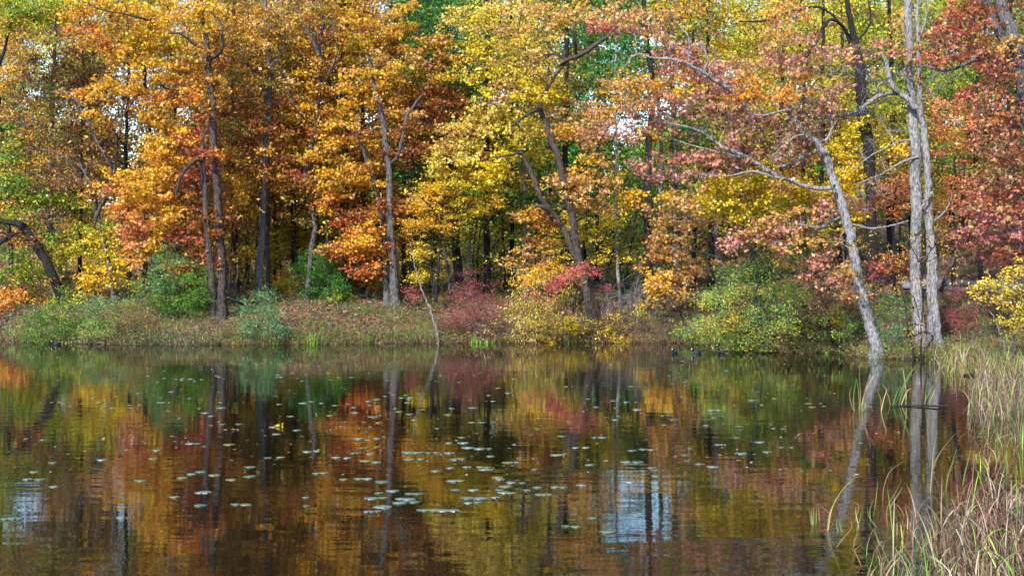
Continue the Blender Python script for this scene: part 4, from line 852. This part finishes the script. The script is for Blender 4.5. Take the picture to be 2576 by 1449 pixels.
rng = np.random.default_rng(31); s = Soup()
for i in range(320):                             # sticks lying about on the bank
    u_ = rng.uniform(-100, 2700); d_ = rng.uniform(-.3, 12); Y_ = float(shoreY(u_)) + d_; x_ = (u_ - U0) / F * Y_; L_ = rng.uniform(.3, 1.5); a_ = rng.uniform(0, PI)
    P = np.array([[x_ + t * L_ * math.cos(a_), Y_ + t * L_ * math.sin(a_) * .6, 0] for t in (-.5, -.15, .2, .5)]); P[:, 2] = np.maximum(ground(P[:, 0], P[:, 1]), 0) + .03 + rng.uniform(0, .12, 4); P[:, 0] += rng.normal(0, .04, 4)
    r_ = rng.uniform(.008, .022); tube(s, P, np.array([r_, r_ * .9, r_ * .7, r_ * .4]), 5, cap=False)
tag(s.build('fallen_twigs', BARK['grey'], colour=False), kind='stuff')
# individual bright green sedge tufts on the waterline
def tuft(label, u, v, n, h, names=('grass', 'sgreen'), pr=(.6, .4), spread=.12, w=(.008, .018), lean=.3, bend=.5, cat='sedge tuft', kink=.12, name='sedge_tuft', group=None):
    rng = np.random.default_rng(zlib.crc32(label.encode()) + int(u)); p = water_pt(u, v)
    g = float(ground(p[0], p[1])); p[2] = max(-.04, g)
    b = p + np.stack([rng.normal(0, spread, n), rng.normal(0, spread * .6, n), np.zeros(n)], 1)
    s = Soup(); blades(s, b, rng.uniform(.5, 1, n) * h, rng.uniform(*w, n), mixcol(list(names), list(pr), rng, n), rng, lean, bend, kink)
    o = s.build(name, BLADE, None, p); tag(o, label, cat, group); return o
tuft('bright green sedge tuft at the waterline below the straw bank, left of the bare pole', 787, 866, 120, .62, ('sgreen', 'grass'), spread=.16)
tuft('green grass clump at the waterline left of the light green shrub', 1740, 864, 160, .6, ('grass', 'teal'), spread=.35)
tuft('low green grass clump in the bank below the dusty pink bush', 1215, 864, 90, .4, spread=.25)
tuft('pale green grass clump where the bare sapling meets the water', 1072, 862, 130, .45, ('grass', 'straw'), (.5, .5), spread=.4)
tuft('small upright sedge tuft below the drooping yellow shrub', 1190, 864, 40, .5, spread=.08)
tuft('green tuft at the foot of the leaning oak', 2250, 902, 130, .4, ('grass', 'olive'), spread=.35)
# ------------------------------------------------------------------ reeds on the right
def reed_bed(name, poly, n, h, names, pr, seed, w=(.006, .014), lean=.28, bend=.5, kink=.22):
    rng = np.random.default_rng(seed); poly = np.array(poly, float); pts = []
    lo, hi = poly.min(0), poly.max(0)
    while len(pts) < n:
        c = rng.uniform(lo, hi, (n * 3, 2))
        # area weighting: more ground per pixel when far
        wgt = ((lo[1] - HV) / (c[:, 1] - HV)) ** 1.5; c = c[rng.random(len(c)) < wgt]
        ins = np.zeros(len(c), bool); j = len(poly) - 1
        for i in range(len(poly)):
            a, b = poly[i], poly[j]
            cond = ((a[1] > c[:, 1]) != (b[1] > c[:, 1])) & (c[:, 0] < (b[0] - a[0]) * (c[:, 1] - a[1]) / (b[1] - a[1] + 1e-9) + a[0]); ins ^= cond; j = i
        cl = np.sin(c[:, 0] * .045 + seed) * np.sin(c[:, 1] * .06 + c[:, 0] * .011) > rng.uniform(-1.2, .5, len(c))
        pts += list(c[ins & cl])
    c = np.array(pts[:n]); Y = F * CH / (c[:, 1] - HV); x = (c[:, 0] - U0) / F * Y
    b = np.stack([x, Y, np.full(n, -.05)], 1)
    s = Soup(); blades(s, b, rng.uniform(h[0], h[1], n), rng.uniform(*w, n), mixcol(names, pr, rng, n), rng, lean, bend, kink, nseg=7)
    return tag(s.build(name, BLADE), kind='stuff')
reed_bed('straw_reeds', [(2430, 1050), (2445, 990), (2520, 950), (2700, 930), (2700, 1075), (2576, 1060), (2480, 1055)], 1250, (.4, 1.0), ['straw', 'dust', 'grass', 'litter'], [.58, .16, .14, .12], 1, w=(.012, .026), lean=.3, bend=.7, kink=.35)
reed_bed('green_reeds', [(2330, 915), (2400, 905), (2600, 925), (2700, 960), (2500, 965), (2400, 945)], 1000, (.4, 1.05), ['straw', 'sgreen', 'grass', 'olive'], [.6, .08, .12, .2], 2, w=(.012, .024))
reed_bed('straw_reeds', [(2370, 1500), (2350, 1420), (2350, 1320), (2390, 1275), (2480, 1250), (2700, 1215), (2750, 1600), (2350, 1620)], 1050, (.35, .85), ['straw', 'dust', 'sgreen', 'litter'], [.70, .12, .05, .13], 3, w=(.009, .018), lean=.5, bend=1.5, kink=.5)
reed_bed('sparse_reeds', [(2200, 1520), (2210, 1400), (2260, 1330), (2340, 1290), (2360, 1540)], 130, (.25, .8), ['straw', 'dust', 'sgreen', 'grass'], [.42, .3, .1, .18], 4, w=(.008, .015), lean=.4, bend=.9, kink=.35)
reed_bed('sparse_reeds', [(2430, 1060), (2480, 1050), (2700, 1060), (2700, 1260), (2560, 1230), (2450, 1200)], 240, (.25, .7), ['straw', 'dust', 'sgreen', 'grass'], [.4, .3, .12, .18], 5, w=(.007, .014), lean=.4, bend=.9, kink=.35)
def one_blade(soup, pts, w, col, Yb=None):
    pts = np.array(pts, float); Yb = Yb or F * CH / (pts[0][1] - HV)
    P = np.array([at(a, b, Yb) for a, b in pts]); P[:, 1] += np.linspace(0, .12, len(P)); P = catmull(P, 5)
    P = np.vstack([P[:1] - [0, 0, .06], P]); m = len(P)
    W = np.interp(np.linspace(0, 1, m), [0, .4, 1], [w, w, w * .12])
    T = np.gradient(P, axis=0); T /= np.linalg.norm(T, axis=1)[:, None]; sd = np.cross(T, [0.25, 1, 0]); sd /= np.linalg.norm(sd, axis=1)[:, None] + 1e-9
    o = sd * W[:, None] / 2; mid = P + np.array([0, .25, 0]) * W[:, None]
    V = np.concatenate([P - o, mid, P + o]); i = np.arange(m - 1)
    fq = np.concatenate([np.stack([i, i + 1, m + i + 1, m + i], -1), np.stack([m + i, m + i + 1, 2 * m + i + 1, 2 * m + i], -1)])
    soup.add(V, fq, col)
RB = {'g': lin((104, 140, 58)) * .8, 'y': lin((160, 156, 84)) * .8, 's': lin((204, 176, 120)) * .8, 'b': lin((150, 112, 80)) * .8, 'd': lin((110, 80, 60)) * .8}
def clump(label, k, blist, w=.012):
    s = Soup(); w *= 1.1
    for c, st in blist:
        pts = [cv(k, *map(float, t.split(','))) for t in st.split()]
        one_blade(s, pts, w, RB[c])
    x, y = map(float, blist[0][1].split()[0].split(',')); p = water_pt(*cv(k, x, y))
    tag(s.build('reed_clump', BLADE, None, p), label, 'reeds', 'reed clumps standing in the water at lower right')
clump('isolated clump of thin reeds in open water left of the floating branch', 11, [('g', '1115,380 1112,300 1125,220 1140,165'), ('b', '1115,380 1095,320 1090,260 1108,230'), ('g', '1145,375 1150,300 1142,200 1132,165'),
  ('b', '1150,375 1158,280 1155,150 1158,70'), ('b', '1165,375 1185,270 1215,170 1228,120'), ('g', '1160,380 1175,345 1180,300'), ('g', '1180,372 1215,345 1255,385'), ('y', '1170,375 1190,340 1175,320 1215,345 1250,382'), ('s', '1155,372 1190,250 1240,160 1262,130')], .016)
clump('spread of bent reeds around the floating branch', 11, [('b', '1290,375 1290,300 1270,240 1282,235'), ('g', '1365,340 1395,260 1430,210'), ('g', '1405,335 1450,200 1510,100 1570,50'), ('g', '1380,335 1420,250 1470,150 1520,90'), ('s', '1290,380 1310,300 1330,240 1300,200'),
  ('s', '1420,335 1450,270 1480,235 1500,240'), ('g', '1570,325 1600,270 1660,165'), ('g', '1575,325 1585,260 1600,165'), ('b', '1350,335 1340,280 1330,250 1360,230'), ('y', '1600,325 1640,250 1670,200'), ('s', '1450,330 1455,250 1440,120 1430,90')], .016)
clump('tiny upright green reed stubs left of the long arching blade', 11, [('g', '838,1115 836,1060 834,1010'), ('g', '850,1115 858,1050 862,995'), ('g', '866,1112 876,1050 884,990'), ('b', '888,1090 890,1020 885,980'), ('y', '845,1118 846,1060 850,1010'), ('b', '952,1040 920,1010 890,980')], .008)
clump('long arching blade and broken reeds standing alone in dark water', 11, [('y', '940,1160 960,1040 1040,900 1130,820 1190,805'), ('s', '945,1150 970,1030 1010,950 1042,938'), ('g', '1010,1165 1008,1120 1012,1070'), ('g', '1035,1160 1030,1120 1022,1090'), ('b', '1000,1260 1050,1200 1100,1150 1105,1100 1050,1030'),
  ('d', '990,1250 950,1190 900,1160 895,1210'), ('b', '905,1150 960,1140 985,1110 950,1090')], .009)
clump('tall hooked brown reed with green blades at the lower right', 11, [('b', '1300,960 1310,880 1350,780 1430,720 1500,705'), ('g', '1240,1060 1260,960 1275,880 1282,830'), ('b', '1330,1120 1335,1010 1400,900 1445,825'), ('y', '1345,1010 1380,960 1420,910 1445,880'), ('b', '1115,1100 1150,1000 1120,980 1110,1030'),
  ('g', '1130,1150 1160,1080 1180,1030'), ('b', '1440,1060 1420,1010 1380,980 1360,990'), ('s', '1145,1130 1135,1060 1140,1010'), ('b', '1480,1130 1500,1060 1545,1000'), ('g', '1220,1080 1225,1020 1260,950'), ('b', '1260,1130 1220,1070 1215,1010'), ('s', '1460,1140 1470,1080 1465,1000')], .009)
clump('slanting green and straw blades at the bottom edge', 11, [('g', '1200,1449 1240,1360 1270,1280'), ('y', '1290,1449 1350,1370 1440,1280 1500,1230'), ('g', '1195,1320 1210,1250 1260,1150'), ('s', '1220,1449 1250,1420 1285,1390'), ('g', '1550,1340 1570,1280 1640,1150'), ('b', '1110,1260 1130,1210 1180,1170'), ('g', '1280,1250 1270,1200 1262,1150'), ('b', '1160,1380 1130,1300 1105,1270')], .009)
clump('long green flags rising over the straw reeds at right', 11, [('y', '1610,900 1625,780 1640,650 1660,560'), ('g', '1710,900 1730,800 1770,700 1800,620'), ('g', '1820,860 1840,780 1870,690 1888,625'), ('g', '2030,760 2060,680 2090,580'), ('g', '2110,760 2115,670 2125,600'), ('y', '1980,780 2000,700 2030,630'), ('b', '1620,760 1660,680 1720,600 1805,510'),
  ('g', '2200,600 2205,520 2215,440'), ('g', '2120,1449 2130,1370 2140,1270'), ('g', '2200,1449 2195,1360 2190,1300'), ('y', '2150,1449 2160,1350 2180,1290'), ('y', '1940,1449 1970,1330 2010,1240'), ('g', '1590,1449 1600,1390 1625,1310')], .012)
# ------------------------------------------------------------------ floating things
def log(name, label, pts, r, bark):
    P = catmull(np.array([water_pt(u, v, z) for u, v, z in pts]), 4); s = Soup(); rng = np.random.default_rng(len(label))
    tube(s, P, np.interp(np.linspace(0, 1, len(P)), [0, 1], r), 7, rough=.08, rng=rng)
    o = s.build(name, BARK[bark], None, P[0], colour=False); tag(o, label, 'branch')
log('floating_branch', 'long thin branch lying on the water among the bent reeds', [(2240, 1021, .02), (2290, 1020, .02), (2340, 1021, .03), (2385, 1021, .04)], (.012, .025), 'dark')
log('floating_log', 'short dark log on the water at the edge of the green reeds', [(2425, 944, .02), (2450, 941, .04), (2475, 938, .05)], (.03, .07), 'dark')
log('bank_log', 'fallen pale log lying on the bank top left of the straight grey trunk', [(575, 753, 1.9), (600, 760, 1.75), (612, 766, 1.65)], (.05, .06), 'grey')
def pad_mesh(name, seed, r, mat):
    import bmesh
    rng = np.random.default_rng(seed); n = 22; me = bpy.data.meshes.new(name); bm = bmesh.new()
    a = np.linspace(.16, 2 * PI - .16, n); rad = r * (1 + .05 * rng.standard_normal(n)); curl = .012 * np.clip(rng.standard_normal(n), 0, 2) * r
    c = bm.verts.new((0, 0, .004)); ring1 = [bm.verts.new((q * .6 * math.cos(t), q * .6 * math.sin(t), .005)) for q, t in zip(rad, a)]
    ring2 = [bm.verts.new((q * math.cos(t), q * math.sin(t) * .92, .004 + cz)) for q, t, cz in zip(rad, a, curl)]
    low = [bm.verts.new((q * .98 * math.cos(t), q * .9 * math.sin(t), -.004)) for q, t in zip(rad, a)]
    for i in range(n - 1):
        bm.faces.new((c, ring1[i], ring1[i + 1])); bm.faces.new((ring1[i], ring2[i], ring2[i + 1], ring1[i + 1])); bm.faces.new((ring2[i], low[i], low[i + 1], ring2[i + 1]))
    bm.to_mesh(me); bm.free(); me.materials.append(mat)
    for p in me.polygons: p.use_smooth = True
    return me
PM = [simple_mat('lily_pad_green', (76, 94, 64), .4, .8, .35, 14), simple_mat('lily_pad_blue_green', (98, 114, 104), .32, .9, .25, 10), simple_mat('lily_pad_yellowing', (104, 104, 56), .4, .6, .4, 12)]
PADS = [pad_mesh('lily_pad', 20 + i, r, PM[m]) for i, (r, m) in enumerate([(.13, 0), (.15, 1), (.11, 0), (.14, 2), (.12, 1)])]
expl = {9: '220,772 290,563 650,693 350,712 1000,685 915,828 1300,770 1260,785 1190,810 1505,822 1625,740 1625,800 1740,680 1830,676 1290,905 1340,903 1310,988 1540,982 1600,985 2000,937 1980,992 40,1077 100,1075 350,867 180,820 260,820 1150,935 1790,526 1240,588 1290,588 1480,594 2010,640 2070,636 2180,677 2060,780 2110,778 1400,793 340,320 400,318 270,322 640,318 700,315 690,330 460,343 680,357 730,357 830,338 900,338 1040,322 1100,322 1290,360 1430,320 1430,355 1380,408 1440,463 1090,375 1980,325 2140,405 1900,410 2020,315 2090,325 1560,460 1820,332 2180,340 1340,388 600,295 900,262 1120,252 1230,295 1780,480 1930,500 1010,632',
 10: '85,650 180,655 240,610 150,615 150,700 230,708 40,680 420,645 480,645 560,648 620,645 700,648 510,688 450,690 740,690 780,686 700,745 820,740 900,740 960,742 920,756 980,756 970,670 620,765 780,828 720,830 1030,820 1010,808 270,835 30,820 120,815 180,815 740,887 440,912 490,914 240,908 320,895 380,945 430,948 180,943 270,940 470,967 370,972 410,968 840,940 900,942 1000,937 880,968 820,972 220,998 270,998 180,1030 225,1026 300,1010 550,1018 600,1018 670,1022 740,1022 1060,905 1110,908 1040,888 1190,890 1280,872 1400,870 1450,872 1290,918 1340,919 1260,755 1560,858 1080,710 1130,710 1850,708 1910,708 1950,625 2010,628 1880,632 1520,614 1580,613 1450,1124 1520,1126 1730,1160 1640,1070 2010,745 1880,835 1440,540 830,614 890,620 950,620 700,583 800,583 780,548 850,450 910,450 690,400 720,360 860,355 480,433 130,555 220,555 40,330 180,340 300,280 380,290 430,300 250,345 380,380 1800,300 1860,318 1760,310 1920,368 1650,350 1420,660 1380,662 1600,725 1700,548 1640,548 1100,840 1180,843 870,888 1080,865',
 11: '190,370 240,370 380,475 600,490 640,492 350,550 270,595 230,594 500,578 640,612 700,612 540,642 380,652 40,620 20,662 10,700 110,720 200,738 450,308 600,295 810,328 940,345 840,350'}
k_ = 0
def put_pad(u, v, rng, label, group, scale=1.0):
    global k_
    o = bpy.data.objects.new('lily_pad', PADS[rng.integers(0, 5)]); COL.objects.link(o)
    p = water_pt(u, v, .003 + .0004 * (k_ % 9)); k_ += 1
    o.location = [float(q) for q in p]; o.rotation_euler = (rng.normal(0, .015), rng.normal(0, .015), rng.uniform(0, 6.28)); sc = rng.uniform(.42, .82) * scale; o.scale = (sc, sc, 1)
    tag(o, label, 'lily pad', group)
rng = np.random.default_rng(77)
def pad_label(u, v):
    dist = 'in the near scatter' if v > 1200 else 'in the middle scatter' if v > 1060 else 'in the far thin streaks'
    side = 'left third of the pond' if u < 860 else 'middle of the pond' if u < 1717 else 'right part of the pond'
    return 'flat lily pad %s, %s' % (dist, side), 'lily pads %s, %s' % (dist, side)
npad = 0
for k, st in expl.items():
    for t in st.split():
        u, v = cv(k, *map(float, t.split(','))); l, g = pad_label(u, v); put_pad(u + rng.normal(0, 3), v, rng, l, g, 1.0 if v > 1100 else .9); npad += 1
for i in range(290 - npad):
    r_ = rng.random()
    if r_ < .35: u, v = rng.uniform(320, 900), rng.normal(950, 7)
    elif r_ < .75: u, v = rng.uniform(860, 1800), rng.uniform(985, 1080)
    else: u, v = rng.uniform(1200, 1900), rng.uniform(905, 990)
    l, g = pad_label(u, v); put_pad(u, v, rng, l, g, .8)
# fallen leaves floating on the water
rng = np.random.default_rng(8); n = 1300
u = rng.uniform(0, 2400, n); v = 866 + rng.random(n) ** 1.6 * 330
P = np.array([water_pt(a, b, .006) for a, b in zip(u, v)]); P = P[P[:, 1] < shoreY(u) - .3]
s = Soup(); add_leaves(s, P, rng.uniform(.05, .11, len(P)), mixcol(['dust', 'straw', 'litter', 'grass'], [.25, .4, .15, .2], rng, len(P)), rng, up=6, droop=0)
tag(s.build('floating_leaves', LEAF), kind='stuff')
s = Soup(); p = water_pt(704, 1069, .03); add_leaves(s, p + rng.normal(0, .03, (6, 3)) * [1, 1, .3], np.full(6, .14), pick('ygold', rng, 6), rng, kind='oak', up=.6)
tag(s.build('floating_leaf', LEAF, None, p), 'curled pale yellow leaf floating among the pads in line with the straight grey trunk', 'leaf')
# ------------------------------------------------------------------ coots
CM = {'body': simple_mat('slate_plumage', (44, 50, 60), .55, .3, .3, 60), 'head': simple_mat('black_plumage', (14, 14, 17), .5, .3, .2, 60), 'bill': simple_mat('white_bill', (232, 230, 220), .4, .4, .05, 20), 'eye': simple_mat('red_eye', (120, 20, 20), .2, .5, .1, 10)}
def coot(label, u, v, rz, neck=1.0, preen=False):
    p = water_pt(u, v); r = empty('coot', p, rz); tag(r, label, 'coot', 'coots swimming near the bank')
    # one continuous surface from tail to crown: x forward
    if not preen:
        ax = [(-.19, .075), (-.165, .07), (-.12, .052), (-.05, .04), (.03, .036), (.085, .05), (.115, .085), (.128, .125), (.138, .15), (.158, .162), (.172, .158)]
        ra = [(.006, .006), (.028, .022), (.062, .05), (.085, .068), (.078, .064), (.05, .05), (.033, .033), (.03, .03), (.034, .034), (.028, .028), (.012, .012)]
    else:
        ax = [(-.19, .085), (-.165, .078), (-.12, .055), (-.05, .042), (.03, .045), (.075, .07), (.085, .115), (.065, .15), (.035, .165), (.01, .155), (-.005, .145)]
        ra = [(.006, .006), (.03, .026), (.064, .056), (.088, .076), (.078, .07), (.052, .05), (.036, .036), (.033, .033), (.034, .034), (.026, .028), (.012, .012)]
    A = np.array(ax); Rr = np.array(ra); t = np.linspace(0, 1, len(A)); tt = np.linspace(0, 1, 41)
    P3 = catmull(np.stack([A[:, 0], 0 * A[:, 0], A[:, 1]], 1), 4); RR = np.stack([np.interp(np.linspace(0, 1, len(P3)), t, Rr[:, i]) for i in (0, 1)], 1)
    T = np.gradient(P3, axis=0); T /= np.linalg.norm(T, axis=1)[:, None]
    s_ = 16; a = np.arange(s_) / s_ * 2 * PI; Nn = np.stack([-T[:, 2], 0 * T[:, 0], T[:, 0]], 1)
    V = P3[:, None] + RR[:, 0][:, None, None] * np.cos(a)[None, :, None] * np.array([0, 1., 0]) + RR[:, 1][:, None, None] * np.sin(a)[None, :, None] * Nn[:, None]
    m = len(P3); i = np.arange(m - 1)[:, None] * s_; j = np.arange(s_)[None]; k = (j + 1) % s_
    s = Soup(); s.add(V.reshape(-1, 3), np.stack([i + j, i + k, i + s_ + k, i + s_ + j], -1).reshape(-1, 4))
    s.add(np.vstack([V[0], P3[:1]]), [[(q + 1) % s_, q, s_] for q in range(s_)]); s.add(np.vstack([V[-1], P3[-1:]]), [[q, (q + 1) % s_, s_] for q in range(s_)])
    o = s.build('body', CM['body'], r, smooth=True, colour=False); o.data.materials.append(CM['head'])
    ids = np.zeros(len(o.data.polygons), np.int32); ids[(m - 1) * s_ * 24 // (m - 1):(m - 1) * s_] = 1; ids[-s_:] = 1; o.data.polygons.foreach_set('material_index', ids)
    d = T[-1]; h = P3[-1]
    s = Soup(); tube(s, np.array([h - d * .006 + [0, 0, .012], h + d * .004 + [0, 0, .004], h + d * .022 - [0, 0, .004], h + d * .038 - [0, 0, .012]]), np.array([.009, .012, .009, .003]), 8); s.build('bill', CM['bill'], r, smooth=True, colour=False)
    for sy in (-1, 1):
        s = Soup(); e = P3[-5] + np.array([0, sy * .027, .010]); tube(s, np.array([e - [0, sy * .004, 0], e + [0, sy * .005, 0]]), np.array([.005, .003]), 6); s.build('eye', CM['eye'], r, colour=False)
    s = Soup(); tl = P3[0]
    for q in (-1, 0, 1):
        tube(s, np.array([tl + [.03, q * .012, -.012], tl + [-.01, q * .016, .002], tl + [-.04, q * .02, .004]]), np.array([.012, .010, .003]), 6)
    s.build('tail', CM['head'], r, smooth=True, colour=False)
    for sy in (-1, 1):                           # folded wing
        s = Soup(); W = catmull(np.array([(.05, sy * .062, .075), (0, sy * .078, .085), (-.08, sy * .068, .088), (-.17, sy * .02, .09)]), 4); tube(s, W, np.interp(np.linspace(0, 1, len(W)), [0, .4, 1], [.012, .028, .006]), 8); s.build('wing', CM['body'], r, smooth=True, colour=False)
coot('leftmost of the three coots near the light green shrub, tail turned away', 1697, 889, PI + 1.0)
coot('middle of the three coots, seen side on with white bill left', 1753, 889, PI + .15)
coot('rightmost of the three coots, head tucked towards its back as it preens', 1813, 889, PI - .5, preen=True)
tag_o = coot('lone dark coot close under the far left bank facing left', 142, 868, PI + .6)
# ------------------------------------------------------------------ terrain, water, path, sky, light, camera
us = np.concatenate([np.arange(-3600, -300, 160), np.arange(-300, 2900, 8), np.arange(2900, 6500, 160)])
ds = np.concatenate([[-40, -30, -20, -14, -9, -6, -4], np.arange(-3, 1.0, .1), np.arange(1, 16, .25), np.arange(16, 40, .8), np.arange(40, 120, 3), [140, 180, 240, 340, 500]])
UU, DD = np.meshgrid(us, ds); YY = np.maximum(shoreY(UU) + DD, 3); XX = (UU - U0) / F * YY; ZZ = ground(XX, YY)
s = Soup(); nr, nc = UU.shape; i = (np.arange(nr - 1)[:, None] * nc + np.arange(nc - 1)[None]).ravel()
s.add(np.stack([XX, YY, ZZ], -1).reshape(-1, 3), np.stack([i, i + 1, i + nc + 1, i + nc], -1))
tag(s.build('ground', ground_mat(), smooth=True, colour=False), kind='structure')
s = Soup(); s.add([(-300, -300, 0), (300, -300, 0), (300, 90, 0), (-300, 90, 0)], [(0, 1, 2, 3)])
tag(s.build('water', water_mat(), colour=False), kind='structure')
s = Soup(); s.add([(-3000, -3000, -1.6), (3000, -3000, -1.6), (3000, 3000, -1.6), (-3000, 3000, -1.6)], [(0, 1, 2, 3)])
tag(s.build('lake_bed', simple_mat('mud', (60, 50, 36), .9, .1), colour=False), kind='structure')
def strip(name, mat, rows, dz):
    pu = np.linspace(2270, 2760, 50); V = []
    for f_ in rows:
        for u in pu:
            vn = np.interp(u, [2270, 2355, 2576, 2760], [733, 733, 746, 752]); vf = np.interp(u, [2270, 2355, 2576, 2760], [712, 707, 720, 726])
            Yn, Yf = ground_Y(u, vn), ground_Y(u, vf); Y = Yn + (Yf - Yn) * f_; x = (u - U0) / F * Y
            zn = float(ground((u - U0) / F * Yn, Yn)); zf = float(ground((u - U0) / F * Yf, Yf))
            V.append((x, Y, max(zn + (zf - zn) * f_, 0) + dz))
    n = len(pu); i = (np.arange(len(rows) - 1)[:, None] * n + np.arange(n - 1)[None]).ravel()
    s = Soup(); s.add(V, np.stack([i, i + 1, i + n + 1, i + n], -1)); return s.build(name, mat, smooth=True, colour=False)
tag(strip('path', simple_mat('asphalt', (132, 132, 140), .85, .3, .12, 30), [0, .25, .5, .75, 1], .09), kind='structure')
tag(strip('path_marking', simple_mat('faded_line_paint', (170, 160, 110), .8, .2, .1, 40), [.50, .53], .094), kind='structure')
W = bpy.data.worlds.new('World'); bpy.context.scene.world = W; W.use_nodes = True; nt = W.node_tree; nt.nodes.clear()
SUN_EL, SUN_AZ = math.radians(38), math.radians(180 + 25)       # clockwise from +Y: behind the camera, to its left
sky = nt.nodes.new('ShaderNodeTexSky'); sky.sky_type = 'NISHITA'; sky.sun_disc = False; sky.sun_elevation = SUN_EL; sky.sun_rotation = SUN_AZ
sky.air_density = 1.0; sky.dust_density = .1; sky.ozone_density = 3.5
bg = nt.nodes.new('ShaderNodeBackground'); bg.inputs[1].default_value = .15; wo = nt.nodes.new('ShaderNodeOutputWorld')
nt.links.new(sky.outputs[0], bg.inputs[0]); nt.links.new(bg.outputs[0], wo.inputs[0])
from mathutils import Vector
L = bpy.data.lights.new('sun', 'SUN'); L.energy = 3.2; L.angle = math.radians(2.5); L.color = (1, .95, .87)
lo = bpy.data.objects.new('sun', L); COL.objects.link(lo)
dv = Vector((math.sin(SUN_AZ) * math.cos(SUN_EL), math.cos(SUN_AZ) * math.cos(SUN_EL), math.sin(SUN_EL)))
lo.rotation_euler = dv.to_track_quat('Z', 'Y').to_euler()
cam = bpy.data.cameras.new('camera'); co = bpy.data.objects.new('camera', cam); COL.objects.link(co)
co.location = (0, 0, CH); co.rotation_euler = (PI / 2, 0, 0); cam.sensor_width = 36; cam.lens = F / 2576 * 36
cam.shift_y = (724.5 - HV) / 2576 * -1; cam.clip_end = 6000; cam.clip_start = .5
sc = bpy.context.scene; sc.camera = co
sc.view_settings.view_transform = 'Standard'; sc.view_settings.look = 'None'; sc.view_settings.exposure = 1.27; sc.view_settings.gamma = 1
sc.render.engine = 'CYCLES'; sc.cycles.use_denoising = True; sc.cycles.max_bounces = 7; sc.cycles.diffuse_bounces = 3; sc.cycles.transmission_bounces = 3; sc.cycles.glossy_bounces = 3
sc.cycles.use_adaptive_sampling = True; sc.cycles.adaptive_threshold = .02; sc.cycles.caustics_reflective = False; sc.cycles.caustics_refractive = False
